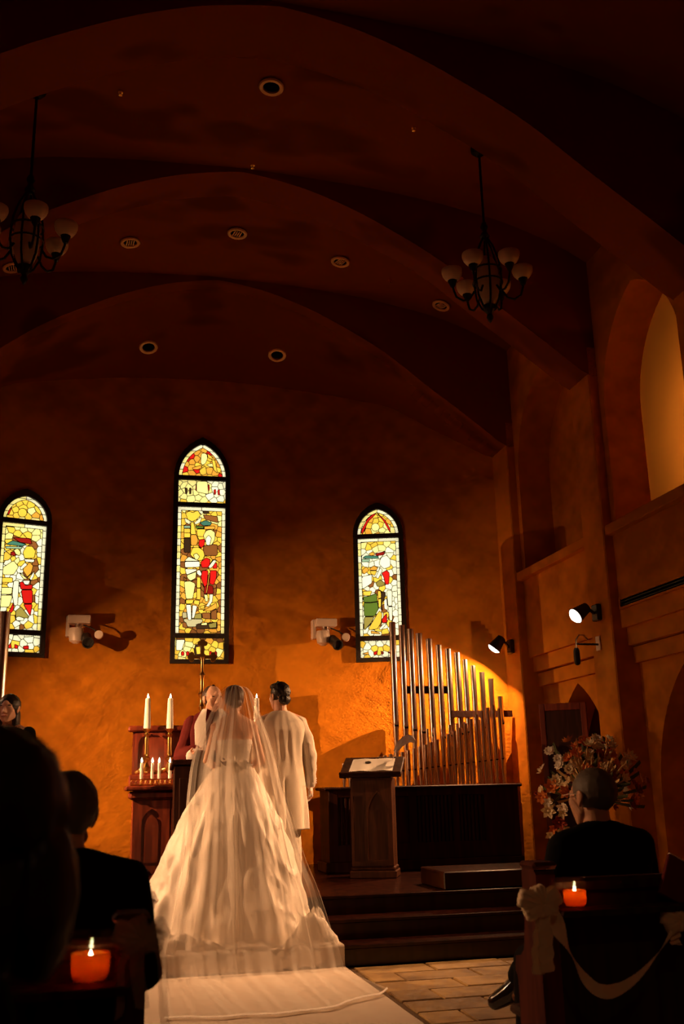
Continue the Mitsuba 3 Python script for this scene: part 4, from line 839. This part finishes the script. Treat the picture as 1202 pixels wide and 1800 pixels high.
cs, sn = np.cos(th), np.sin(th)
ww = .160 / np.sqrt((cs / 1.0) ** 2 + (sn / .8) ** 2)
def soft_ground(x, y):
    z = np.zeros_like(x)
    for yy, zz in STEP: z = z + .148 * smoothnp((y - yy + .05) / .08)
    return z
def smoothnp(t): t = np.clip(t, 0, 1); return t * t * (3 - 2 * t)
fold = np.zeros_like(th)
for f_, a_, p_ in ((9, .40, .3), (14, .32, 1.9), (23, .22, 4.0), (5, .35, 2.2), (33, .10, .7)): fold += a_ * np.sin(f_ * th + p_ + .8 * np.sin(2 * th + p_))
rowsq = []
for i, t in enumerate(np.linspace(0, 1, NR)):
    if t < .68:
        u = t / .68; bulge = .025 * math.sin(math.pi * min(1, u * 1.25)) * (1 - u)
        amp = .050 * smoothnp(np.array(u / .7)) * (1 - .2 * u) + .012 * math.sin(math.pi * min(1, u * 5)) * 0
        r_ = ww + (rb - ww) * (u ** .93) + bulge * (.6 + .4 * abs(cs)) + amp * fold
        x = bp[0] + r_ * cs; y = bp[1] + r_ * sn; zg = soft_ground(x, y) + .02
        z = wz + (zg - wz) * (u ** 1.06 if u > 0 else 0)
        q = np.stack([x * 2.2, y * 2.2, z * 1.1 + 0 * x], -1)
        nz = (meshkit.fbm(q * 1.8, 3, 12) - .5) * .09 * u
        rg = 1 - abs(2 * meshkit.fbm(np.stack([x * 4.5, y * 4.5, z * 1.6 + 0 * x], -1), 3, 44) - 1); nz = nz + .035 * (rg ** 4 - .25) * min(1, u * 2.5)
        x = x + nz * cs; y = y + nz * sn
        z = np.maximum(z, np.array(ground(x, y)) + .012)
    else:
        u = (t - .68) / .32; wid = np.clip((rh - rb) / .12, 0, 1)
        r_ = rb + (rh - rb) * u + .050 * .8 * fold * (1 - u)
        x = bp[0] + r_ * cs; y = bp[1] + r_ * sn
        cr_ = meshkit.fbm(np.stack([x * 6, y * 6, np.full_like(x, u * 1.5)], -1), 3, 21)
        z = soft_ground(x, y) + .014 + wid * (.42 * np.clip(cr_ - .30, 0, 1) + .03) * math.sin(math.pi * (u * .90 + .04)) + .012 * wid * (1 + np.sin(th * 46 + 3 * fold)) * u
        z = np.maximum(z, np.array(ground(x, y)) + .010)
        if i == NR - 1: z = np.array(ground(x, y)) + .006 + .010 * (1 + np.sin(th * 40)) * wid
    rowsq.append(np.stack([x, y, z], -1))
skirt_grid = np.array(rowsq); skirt, uv_ = grid(skirt_grid, True); put(k + '__skirt', skirt, 'satin', True)
# cords of piping down the back seams
def on_skirt(angle, t, off=.004):
    i = int(np.clip(t * (NR - 1), 0, NR - 1)); j = int((angle % (2 * math.pi)) / (2 * math.pi) * NT) % NT
    p = skirt_grid[i, j]; return p + off * np.array([math.cos(angle), math.sin(angle), .15])
# bow at the back of the waist
bc = np.array([bp[0], bp[1] - .145, wz + .012]); ms = []
r3 = np.random.default_rng(5)
for i in range(22):
    a = r3.uniform(0, 2 * math.pi); l = r3.uniform(.04, .10); o = np.array([math.cos(a) * l * 1.5, -r3.uniform(.0, .06), math.sin(a) * l * .75])
    pts = np.array([[o * u * 1.0 + np.array([0, 0, s * .022 * math.sin(math.pi * (u * .85 + .1))]) + np.array([0, -.02 * math.sin(u * 3.1), .012 * math.sin(u * 9 + i)]) for s in (-1, 0, 1)] for u in np.linspace(.05, 1, 8)])
    ms.append(at(grid(pts)[0], bc))
put(k + '__waist_bow', cat(ms), 'lace', True)
# veil: from the crown over the back of the gown and out over the runner
hz = bp[2] + 1.632 * kq + .125
NV, NS = 130, 150
s_ = np.linspace(-1, 1, NS)
V_ = []
# rows: (z, half width, dy at the centre behind the crown (towards the camera negative), wrap of the sides)
tab = np.array([(hz, .015, -.03, .02), (hz - .012, .078, -.085, .05), (hz - .06, .128, -.150, .12), (hz - .16, .168, -.175, .17), (hz - .30, .225, -.178, .20), (hz - .50, .305, -.19, .26), (hz - .68, .35, -.225, .28), (hz - .85, .375, -.30, .28), (hz - 1.1, .41, -.46, .22), (hz - 1.4, .46, -.62, .16), (hz - 1.65, .52, -.76, .08), (.185, .60, -.83, .02)])
rows_v = interp_rows(tab, 84)
cx0 = bp[0] + .005
foldv = np.zeros(NS)
for f_, a_, p_ in ((17, .5, .2), (29, .4, 1.1), (41, .3, 2.5), (9, .5, .9)): foldv += a_ * np.sin(f_ * s_ + p_ + .6 * np.sin(3 * s_ + p_))
for i, (z, hw, dy, wr_) in enumerate(rows_v):
    u = i / 83; cxx = cx0 + .0 * u
    x = cxx + hw * np.sin(s_ * math.pi / 2 * .96) + .05 * u * (s_ > 0) * s_; y = bp[1] + dy + wr_ * (1 - np.cos(s_ * math.pi / 2)) * 1.2
    am = .016 * min(1, u * 3) + .012 * u
    y = y + am * foldv * 1.3; x = x + am * .7 * np.roll(foldv, 5)
    V_.append(np.stack([x, y, np.full(NS, z)], -1))
last = V_[-1]
end = np.stack([1.12 + .73 * s_ + .02 * np.sin(s_ * 9), 6.40 + .52 * np.clip(s_, 0, 1) ** 2 + .10 * np.clip(-s_, 0, 1) ** 2 + .02 * np.sin(13 * s_), np.full(NS, .006)], -1)
for u in np.linspace(.03, 1, NV - 84):
    x = last[:, 0] + (end[:, 0] - last[:, 0]) * (u ** .8); y = last[:, 1] + (end[:, 1] - last[:, 1]) * u
    y = y - 0
    cr_ = meshkit.fbm(np.stack([x * 7 + .5 * y, y * 3, 0 * x], -1), 3, 31)
    flat = .010 + .05 * np.clip(cr_ - .45, 0, 1) * (1 - u * .6)
    zz = np.where(y > 7.86, np.maximum(.178 - (7.95 - y) * .4, .165), np.where(y > 7.70, .012 + .155 * smoothnp((y - 7.70) / .17), .010)) + flat + .006 * foldv * (1 - u)
    V_.append(np.stack([x, y, np.maximum(zz, .009)], -1))
V_ = np.array(V_); veil, vuv = grid(V_)
put(k + '__veil', veil, 'tulle', True, uv=vuv)
# scalloped lace edge of the long veil
e_ = V_[-1]; ms = []
for j in range(0, NS - 1, 1):
    p = e_[j]; ms.append(trimesh.Trimesh(np.array([p + [0, 0, .004], e_[j + 1] + [0, 0, .004], e_[j + 1] + [0, .026, .006], p + [0, .026, .006], (p + e_[j + 1]) / 2 + [0, -.012, .002]]), [[0, 1, 2], [0, 2, 3], [0, 4, 1]], process=False))
put(k + '__veil_lace_edge', cat(ms), 'lace')

# groom
gp = P(495, 1500, 9.12); gp[2] = .444; gphi = .10
xf = lambda m: at(m, gp, gphi)
k = lab('person_001', 'man in an ivory long coat standing beside the white gown, seen from behind', 'person')
J = standing(1.79, dict(ell=(-.25, -.02, 1.11), elr=(.255, -.03, 1.11), wrl=(-.20, .16, .92), wrr=(.275, .03, .86)))
J['head'] = J['head'] + np.array([-.010, .0, 0]); J['neck'] = J['neck'] + np.array([-.004, 0, 0])
hh = [finger_hand(J['wrr'] + [0, 0, .0], (.02, .08, -1), (-1, 0, 0), -1, .35, 1.0), finger_hand(J['wrl'], (.3, .8, -.2), (.6, -.3, -.4), 1, .5, 1.0)]
W, S = figure(k, J, 'skin', .236, .38, -.05, .02, hh, None, xf)
put(k + '__hair', xf(hairshell(S, (0, -.018, .040), (.086, .102, .096), S((0, .125, -.055), (.13, .10, .125)), [S((0, .03, .095), (.065, .06, .035)), S((0, -.075, -.03), (.066, .035, .05))], .009, 45)), 'hair_black', True); face_bits(k, S, xf)
g_ = 1.79 / 1.75
rows = interp_rows([(.50, .01, .0, .235, .165, 2.2), (.62, .01, .0, .232, .162, 2.2), (.85, 0, 0, .218, .150, 2.3), (1.02, 0, 0, .200, .138, 2.3), (1.16, 0, 0, .203, .138, 2.4), (1.32, 0, -.005, .225, .142, 2.5), (1.40, 0, -.01, .216, .122, 2.3), (1.46, -.004, -.018, .150, .095, 2.1), (1.505, -.006, -.022, .078, .070, 2)], 60)
ct = loft(rows * np.array([g_, 1, 1, 1, 1, 1]), 120); v = np.array(ct.vertices); a = np.arctan2(v[:, 1], v[:, 0]); lowm = np.clip((1.25 - v[:, 2]) / .8, 0, 1)
amp = .012 * np.sin(11 * a + 2 * np.sin(3 * a)) * lowm + .009 * (meshkit.fbm(v * np.array([8, 8, 2.0]), 3, 8) - .5) + .005 * np.exp(-((v[:, 2] - 1.2) / .2) ** 2) * np.sin(13 * a + 8 * v[:, 2])
amp -= .015 * np.exp(-((v[:, 0]) / .010) ** 2) * (v[:, 1] < 0) * (v[:, 2] < .95)
v[:, 0] += np.cos(a) * amp; v[:, 1] += np.sin(a) * amp; ct.vertices = v
put(k + '__coat', xf(ct), 'suit_ivory', True)
for s, n in ((-1, 'l'), (1, 'r')):
    sl = displace(meld([bone(J['sh' + n] + [s * -.025, 0, -.015], .074, (J['sh' + n] + J['el' + n]) / 2, .070), bone((J['sh' + n] + J['el' + n]) / 2, .074, J['el' + n], .064), bone(J['el' + n], .064, J['wr' + n] + [0, 0, .02], .048)], .02, 6), .008, 14, 3, (1, 1, 1.6))
    put(k + '__sleeve', xf(sl), 'suit_ivory', True)
    put(k + '__cuff', xf(bone(J['wr' + n] + [0, 0, .03], .051, J['wr' + n] + [0, 0, .075], .053)), 'suit_ivory', True)
    for j in range(3): put(k + '__cuff_button', xf(tri(sph(J['wr' + n] + [s * .045, -.03, .025 + .02 * j], .007, 10))), 'white_cloth', True)
    put(k + '__glove', xf(at(hh[0 if n == 'r' else 1], (0, 0, 0))) if False else xf(displace(hh[0 if n == 'r' else 1], .0018 + .0, 40)), 'glove', True)
    put(k + '__trouser_leg', xf(displace(meld([bone((s * .085, .0, .95), .115, np.array([s * .09, .02, .50]), .092), bone((s * .09, .02, .50), .092, (s * .09, -.01, .085), .088)], .03, 6), .008, 9, 4)), 'suit_ivory', True)
    put(k + '__shoe', xf(meld([bone((s * .09, -.06, .045), .044, (s * .10, .06, .042), .042), bone((s * .10, .06, .042), .042, (s * .105, .17, .032), .032)], .02, 4)), 'suit_ivory', True)
put(k + '__collar', xf(meld([bone(J['neck'] + [.062 * math.cos(t), .055 * math.sin(t) + .005, .022], .016, J['neck'] + [.062 * math.cos(t + .35), .055 * math.sin(t + .35) + .005, .022], .016, 12) for t in np.arange(-3.5, .6, .35)], .015, 2)), 'white_cloth', True)

# priest
pp = P(372, 1400, 9.93); pp[2] = .444; pphi = math.pi - .10
xf = lambda m: at(m, pp, pphi)
k = lab('person_002', 'man in a maroon robe and ivory stole facing the hall behind the podium', 'person')
J = standing(1.84, dict(ell=(-.27, .02, 1.12), elr=(.27, .02, 1.12), wrl=(-.09, .28, 1.14), wrr=(.16, .26, 1.14)))
hh = [finger_hand(J['wrl'], (.5, .6, -.1), (.2, .1, 1), -1, .5), finger_hand(J['wrr'], (-.3, .7, -.1), (-.4, .1, 1), 1, .5)]
W, S = figure(k, J, 'skin', .262, .42, -.10, .02, hh, None, xf)
put(k + '__hair', xf(hairshell(S, (0, -.030, .028), (.084, .094, .094), S((0, .105, .03), (.13, .095, .17)), [], .003, 60)), 'hair_brown', True); face_bits(k, S, xf, 'hair_brown')
rows = interp_rows([(.05, 0, 0, .30, .24, 2), (.5, 0, 0, .26, .20, 2), (1.0, 0, 0, .22, .16, 2.2), (1.3, 0, 0, .24, .15, 2.4), (1.44, 0, -.01, .225, .12, 2.4), (1.52, 0, -.015, .13, .09, 2.1), (1.55, 0, -.018, .075, .072, 2)], 50)
robe = loft(rows * np.array([1.84 / 1.75, 1, 1, 1, 1, 1]), 90); v = np.array(robe.vertices); a = np.arctan2(v[:, 1], v[:, 0]); am = .02 * np.sin(13 * a + np.sin(2 * a)) * np.clip((1.3 - v[:, 2]) / 1.1, 0, 1); v[:, 0] += np.cos(a) * am; v[:, 1] += np.sin(a) * am; robe.vertices = v
put(k + '__robe', xf(robe), 'maroon_cloth', True)
for s, n in ((-1, 'l'), (1, 'r')):
    put(k + '__sleeve', xf(displace(meld([bone(J['sh' + n], .085, J['el' + n], .085), bone(J['el' + n], .085, J['wr' + n] + [0, -.07, 0], .082)], .02, 6), .008, 12)), 'maroon_cloth', True)
    put(k + '__cuff', xf(displace(meld([bone(J['wr' + n] + [0, -.10, -.02], .082, J['wr' + n] + [0, -.015, -.03], .075)], .018, 4), .010, 22)), 'white_cloth', True)
    q = []
    for z in np.linspace(.75, 1.545, 26):
        zz = z * 1.84 / 1.75; rx, ry = np.interp(zz, rows[:, 0] * 1.84 / 1.75, rows[:, 3]), np.interp(zz, rows[:, 0] * 1.84 / 1.75, rows[:, 4])
        xa, xb = s * np.interp(z, [.75, 1.45, 1.545], [.035, .065, .055]), s * np.interp(z, [.75, 1.40, 1.545], [.135, .175, .10]); r_ = []
        for x in np.linspace(xa, xb, 7): r_.append((x, ry * (max(0, 1 - (abs(x) / rx) ** 2.3)) ** (1 / 2.3) + .026 - .01, zz))
        q.append(r_)
    put(k + '__stole', xf(grid(np.array(q))[0]), 'satin', True)
put(k + '__collar', xf(lathe([(.066, 1.53 * 1.05), (.070, 1.545 * 1.05), (.066, 1.575 * 1.05)], 24, False)), 'white_cloth', True)
bk = lab('prayer_book', 'open book in the hands of the maroon robed man above the podium', 'book'); kk = J['wrl'] * .5 + J['wrr'] * .5 + np.array([0, .10, -.02])
for s in (-1, 1): put(bk + '__page_block', xf(at(boxm(0 if s > 0 else -.12, .12 if s > 0 else 0, -.085, .085, 0, .016, .003), kk, 0, .35, -s * .15)), 'paper')
put(bk + '__cover', xf(at(boxm(-.125, .125, -.09, .09, -.008, -.002, .002), kk, 0, .35)), 'maroon_cloth')

# woman at the left edge
k = lab('person_003', 'woman with long dark hair standing at the left edge facing the hall', 'person')
wp = P(6, 1400, 9.35); wp[2] = .444; xf = lambda m: at(m, wp, math.pi - .25)
J = standing(1.70, dict(ell=(-.22, -.03, 1.10), elr=(.22, -.03, 1.10), wrl=(-.10, .20, 1.05), wrr=(.10, .20, 1.05)))
hh = [finger_hand(J['wrl'], (.6, .7, .1), (.2, 0, 1), -1, .6, .9), finger_hand(J['wrr'], (-.6, .7, .1), (-.2, 0, 1), 1, .6, .9)]
W, S = figure(k, J, 'skin', .245, .0, .0, .02, hh, dict(ua=.042, el=.034, wai=.085), xf)
put(k + '__hair', xf(hairshell(S, (0, -.020, .034), (.090, .104, .098), S((0, .105, -.035), (.066, .085, .112)), [S((-.058, -.03, -.09), (.034, .055, .11)), S((.058, -.03, -.09), (.034, .055, .11)), S((0, -.075, -.08), (.07, .035, .12))], .004, 50)), 'hair_black', True); face_bits(k, S, xf)
put(k + '__dress', xf(loft(interp_rows([(.10, 0, 0, .25, .2, 2), (.6, 0, 0, .21, .16, 2), (1.0, 0, 0, .16, .125, 2.2), (1.25, 0, .005, .185, .135, 2.4), (1.37, 0, -.005, .185, .11, 2.4), (1.43, 0, -.015, .10, .075, 2)], 30), 50)), 'black_cloth', True)
for n in 'lr': put(k + '__sleeve', xf(meld([bone(J['sh' + n], .066, J['el' + n], .055), bone(J['el' + n], .055, J['wr' + n], .042)], .02, 5)), 'black_cloth', True)
bk = lab('choir_folder', 'dark music folder held by the woman at the left edge', 'folder'); put(bk, xf(at(boxm(-.15, .15, -.11, .11, -.008, .008, .003), (0, .30, 1.04), 0, .6)), 'black_cloth')

# seated guests
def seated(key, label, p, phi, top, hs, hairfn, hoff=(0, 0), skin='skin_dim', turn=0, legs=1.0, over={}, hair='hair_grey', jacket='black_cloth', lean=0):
    xf = lambda m: at(m, p, phi); lab(key, label, 'person')
    s = (top - .47) / .90
    J = dict(pelvis=(0, 0, .57), waist=(0, -.01, .57 + .17 * s), chest=(0, .0, .57 + .36 * s), neck=(0, .0, .57 + .53 * s), head=(0, .035, top - hs * .50), shl=(-.185, -.005, .57 + .475 * s), shr=(.185, -.005, .57 + .475 * s), ell=(-.25, .03, .78), elr=(.25, .03, .78), wrl=(-.13, .30, .68), wrr=(.13, .30, .68),
             knl=(-.13, .43, .53), knr=(.13, .43, .53), anl=(-.12, .43 + .08 * legs, .10), anr=(.12, .43 + .12 * legs, .10), tol=(-.13, .62 + .08 * legs, .035), tor=(.13, .62 + .12 * legs, .035))
    J.update(over); J = {n: np.array(v, float) for n, v in J.items()}; J['head'][:2] += hoff; J['neck'][:2] += np.array(hoff) * .6
    hh = [finger_hand(J['wrl'], (.35, .8, -.25), (.2, .0, -1), 1, .35), finger_hand(J['wrr'], (-.35, .8, -.25), (-.2, 0, -1), -1, .35)]
    W, S = figure(key, J, skin, hs, turn, -.05, .022, hh, None, xf)
    put(key + '__hair', xf(hairfn(S)), hair, True); face_bits(key, S, xf, hair)
    ja = [Man.batch_hull([sph(J['pelvis'] + [x, -.01, .0], .135) for x in (-.08, .08)] + [sph(J['waist'] + [x, 0, 0], .125) for x in (-.06, .06)]), Man.batch_hull([sph(J['waist'] + [x, 0, 0], .125) for x in (-.06, .06)] + [sph(J['chest'] + [x, 0, 0], .13) for x in (-.085, .085)]),
          Man.batch_hull([sph(J['chest'] + [x, 0, 0], .13) for x in (-.085, .085)] + [sph(J['shl'], .07), sph(J['shr'], .07), sph(J['neck'] + [0, -.01, -.01], .072)])]
    for n in 'lr': ja += [bone(J['sh' + n], .070, J['el' + n], .060), bone(J['el' + n], .060, J['wr' + n] + [0, -.02, 0], .045)]
    put(key + '__jacket', xf(displace(meld(ja, .025, 7), .007, 11, 6)), jacket, True)
    for n in 'lr':
        put(key + '__trouser_leg', xf(displace(meld([bone(J['pelvis'] + [(-.08 if n == 'l' else .08), .02, -.0], .115, J['kn' + n], .082), bone(J['kn' + n], .082, J['an' + n] + [0, -.01, .03], .062)], .03, 5), .006, 10)), jacket, True)
        a_, t_ = J['an' + n], J['to' + n]; fl = t_[2] < .1
        sh = [bone(a_ + [0, -.05, -.055], .044, a_ + [0, .06, -.055], .044), bone(a_ + [0, .06, -.055], .044, t_ + [0, .02, 0], .034)] if fl else [bone(a_ + (a_ - t_) * .1, .050, a_ * .5 + t_ * .5 - [0, 0, .012], .048), bone(a_ * .5 + t_ * .5 - [0, 0, .012], .048, t_ + (t_ - a_) * .25, .036), bone(a_ + [0, -.03, -.03], .050, a_ + (a_ - t_) * .1, .052)]
        put(key + '__shoe', xf(meld(sh, .018, 4)), 'black_shoe', True)
    return J, W, S, xf
mat('black_shoe', (.012, .008, .007), .12, spec=.8)
hp = P(1031, 1352, 4.17)
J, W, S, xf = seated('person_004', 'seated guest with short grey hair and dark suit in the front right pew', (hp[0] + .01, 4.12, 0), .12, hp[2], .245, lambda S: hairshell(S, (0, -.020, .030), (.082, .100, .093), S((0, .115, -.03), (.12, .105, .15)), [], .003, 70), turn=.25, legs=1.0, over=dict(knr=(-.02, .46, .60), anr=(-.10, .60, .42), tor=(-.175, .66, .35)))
for s in (-1, 1): put('person_004__glasses', xf(tube([W((s * .082, -.02, .018)), W((s * .080, .05, .022)), W((s * .066, .095, .018))], .0022, 6)), 'chrome', 40)
hp = P(128, 1362, 3.32)
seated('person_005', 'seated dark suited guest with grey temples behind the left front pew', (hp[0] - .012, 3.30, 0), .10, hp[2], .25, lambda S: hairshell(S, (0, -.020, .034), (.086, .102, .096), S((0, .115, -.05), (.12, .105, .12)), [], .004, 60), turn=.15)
hp = P(-4, 1295, 1.50)
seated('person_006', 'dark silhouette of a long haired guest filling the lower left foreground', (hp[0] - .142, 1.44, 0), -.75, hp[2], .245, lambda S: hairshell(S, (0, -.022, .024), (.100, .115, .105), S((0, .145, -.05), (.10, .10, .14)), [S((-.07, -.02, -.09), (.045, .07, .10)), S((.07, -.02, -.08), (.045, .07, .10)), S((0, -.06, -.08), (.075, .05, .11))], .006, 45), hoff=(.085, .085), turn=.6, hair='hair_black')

# ------------------------------------------------------------------ pews, bows, jar candles
def pew(key, label, x0, x1, yb, end, top=1.0, fw=.46):
    lab(key, label, 'pew')
    put(key + '__backrest', boxm(x0 + .03, x1, yb - .012, yb + .02, .42, top - .09), 'dark_wood')
    put(key + '__top_rail', boxm(x0 + .03, x1, yb - .03, yb + .035, top - .10, top - .045, .012), 'dark_wood')
    put(key + '__seat', boxm(x0 + .03, x1, yb + .015, yb + .44, .415, .45, .01), 'dark_wood')
    put(key + '__book_ledge', boxm(x0 + .03, x1, yb - .15, yb - .01, top - .165, top - .145, .005), 'dark_wood')
    put(key + '__ledge_lip', boxm(x0 + .03, x1, yb - .155, yb - .14, top - .165, top - .143, .002), 'dark_wood')
    put(key + '__kneeler_rail', boxm(x0 + .03, x1, yb - .02, yb + .02, .12, .20, .008), 'dark_wood')
    prof_ = Polygon([(-.07, 0), (.46, 0), (.46, .10), (.43, .14), (.43, .58), (.455, .60), (.45, .645), (.40, .655), (.34, .63), (.20, .62), (.11, .66), (.065, .76), (.05, top - .02), (.03, top), (-.045, top), (-.07, top - .025)]).buffer(.006)
    if fw < .3: prof_ = Polygon([(-.07, 0), (fw, 0), (fw, .60), (fw + .02, .62), (fw + .01, .665), (fw - .04, .675), (.075, .70), (.05, .80), (.05, top - .02), (.03, top), (-.045, top), (-.07, top - .025)]).buffer(.006)
    for x in (x0, x1):
        kk = put(key + '__end_panel', plane_map(extrude(prof_, .075), (x - .0375, yb, 0), (0, 1, 0), (0, 0, 1), (1, 0, 0)), 'red_dark_wood')
        put(kk + '__cap', boxm(x - .05, x + .05, yb - .085, yb + .055, top - .006, top + .02, .012), 'red_dark_wood')
mat('red_dark_wood', proc(wood_col((.055, .008, .004), (.10, .016, .007))), .75, spec=.12)
rp = P(965, 1545, 3.62); PR = 3.70
pew('pew', 'dark pew with a ribbon bow on its end panel at the right of the aisle', P(963, 1600, 3.62)[0], 4.3, PR, -1, 1.0, .15)
lp = P(231, 1620, 2.9); PL = 2.96
pew('pew_001', 'dark pew with a sheer bow on its end panel at the left of the aisle', -2.2, lp[0], PL, 1, .97)
pew('pew_002', 'dark pew under the foreground guest at lower left, nearest the camera', -2.2, .02, 1.13, 1)
def ribbon(pts, wv, n=40, ruf=0, seed=0):
    from scipy.interpolate import CubicSpline
    pts, wv = np.array(pts, float), np.array(wv, float); t = np.linspace(0, 1, len(pts)); u = np.linspace(0, 1, n)
    c, w = CubicSpline(t, pts)(u), CubicSpline(t, wv)(u)
    g = np.array([c + w * s + (ruf * np.sin(u * 23 + s * 2 + seed))[:, None] * np.array([0, 1, .4]) for s in np.linspace(-1, 1, 5)]).transpose(1, 0, 2)
    return grid(g)[0]
def bow(key, c, s, m, label, tails):
    lab(key, label, 'bow'); c = np.array(c, float)
    for i, (dx, dz, wz_) in enumerate(((-1, .30, .42), (-.8, -.35, .42), (.8, .40, .40), (.7, -.15, .40), (-.25, .70, .34), (.1, -.5, .3))):
        d = np.array([dx, 0, dz]) * s; pv = np.array([-dz, 0, dx]) / math.hypot(dx, dz) * s; fr = np.array([0, -1., 0]) * s; tt = np.linspace(0, 1, 40); G = []
        for t_ in tt:
            a_ = t_ * 2 * math.pi; c_ = c + d * (.5 - .5 * math.cos(a_)) + fr * (.30 * math.sin(a_) + .10); w_ = wz_ * (.22 + .78 * math.sin(math.pi * t_) ** .8 * (1 - .35 * math.exp(-((t_ - .5) / .10) ** 2)))
            G.append([c_ + pv * w_ * u_ + fr * .10 * (1 - u_ * u_) * (1 if t_ < .5 else -1) + fr * .05 * math.sin(9 * u_ + 3 * t_ + i) * math.sin(math.pi * t_) for u_ in np.linspace(-1, 1, 11)])
        put(key + '__loop', grid(np.array(G))[0], m, True)
    put(key + '__knot', displace(tri(sph(c + [0, -.12 * s, 0], np.array([.22, .2, .26]) * s, 16)), .01, 30), m, True)
    for i, t in enumerate(tails): put(key + '__tail', ribbon([np.array(p) for p in t[0]], [np.array(t[1])] * len(t[0]), 30, .006, i), m, True)
bR = P(950, 1588, 3.56)
q = lambda x, y, Y=3.56: P(x, y, Y)
bow('pew_bow', bR, .085, 'ribbon', 'cream ribbon bow tied to the end panel of the right pew', [([bR, q(950, 1630), q(946, 1668), q(948, 1712)], (.028, .01, 0)), ([bR, q(958, 1640, 3.54), q(960, 1680, 3.54), q(962, 1708, 3.54)], (.022, -.012, 0))])
sw = [q(963, 1600), q(985, 1640), q(1005, 1680, 3.53), q(1030, 1722, 3.52), q(1060, 1743, 3.50), q(1095, 1735, 3.51), q(1130, 1708, 3.52), q(1165, 1665, 3.54), q(1187, 1625)]
k = put('ribbon_garland', ribbon(sw, [(.024, .0, .010), (.022, 0, .012), (.004, .010, .004), (.014, .0, .010), (.004, .004, .022), (.002, .006, .018), (.010, .006, .016), (.014, .0, .012), (.02, 0, .006)], 90), 'ribbon', True); lab(k, 'cream ribbon swagged from the right pew bow along the pew back', 'ribbon')
bR2 = q(1192, 1618, 3.58); bow('pew_bow_001', bR2, .07, 'ribbon', 'cream ribbon bow at the right picture edge, far end of the swag', [([bR2, q(1186, 1650), q(1190, 1660)], (.02, 0, 0))])
bL = P(252, 1648, 2.84); q = lambda x, y, Y=2.82: P(x, y, Y)
bow('pew_bow_002', bL, .075, 'organza', 'sheer beige bow tied to the end panel of the left pew', [([bL, q(240, 1690), q(244, 1730), q(250, 1772)], (.018, .008, 0)), ([bL, q(283, 1680), q(287, 1740), q(292, 1805)], (.012, .01, 0)), ([bL, q(216, 1690), q(212, 1740), q(208, 1790)], (.010, .01, 0))])
bL2 = P(251, 1588, 3.9); bow('pew_bow_003', bL2, .06, 'organza', 'small frilled beige bow against the gown beyond the left pew', [([bL2, P(256, 1620, 3.9)], (.012, 0, 0))])
pew('pew_003', 'dark pew beyond the left guest, carrying the small frilled bow', -2.2, P(240, 1590, 4.0)[0], 4.03, 1)
def jar(key, p, label, s=1.0):
    lab(key, label, 'candle'); x, y, z = p; lathe_ = lambda pr, *a: lathe(np.array(pr) * s, *a)
    put(key + '__glass', at(lathe_([(.0, .001), (.036, .002), (.045, .02), (.046, .06), (.042, .088), (.038, .098), (.041, .106)], 28, False), (x, y, z)), 'jar_glass', True)
    put(key + '__wax', at(lathe_([(.001, .006), (.034, .008), (.041, .022), (.042, .060), (.040, .063), (.036, .060), (.034, .020), (.03, .012), (.001, .012)], 28, False), (x, y, z)), 'jar_wax', True)
    put(key + '__wick', tube([(x, y, z + .012 * s), (x, y, z + .046 * s)], .0016, 6), 'black_metal')
    put(key + '__flame', at(flame_mesh(.034, .0085), (x, y, z + .040 * s)), 'white_metal', True, emitter={'type': 'area', 'radiance': rgb(*(FLAME * 60)), 'sampling_weight': .35})
a = P(1012, 1598, PR - .085); jar('jar_candle', (a[0], PR - .085, .858), 'red candle burning in a glass jar on the ledge of the right pew')
a = P(157, 1738, PL - .085); jar('jar_candle_001', (a[0], PL - .085, .828), 'red candle burning in a glass jar on the ledge of the left pew', 1.2)
hb = P(1178, 1542, 3.66); k = lab('hymn_book', 'red edged hymn book leaning on the back of the right pew', 'book')
put(k + '__cover', at(boxm(-.07, .07, -.01, .01, 0, .16, .003), (hb[0], PR - .05, .858), 0, -.2, .5), 'maroon_cloth'); put(k + '__pages', at(boxm(-.066, .066, -.007, .007, .003, .163), (hb[0], PR - .05, .858), 0, -.2, .5), 'paper')
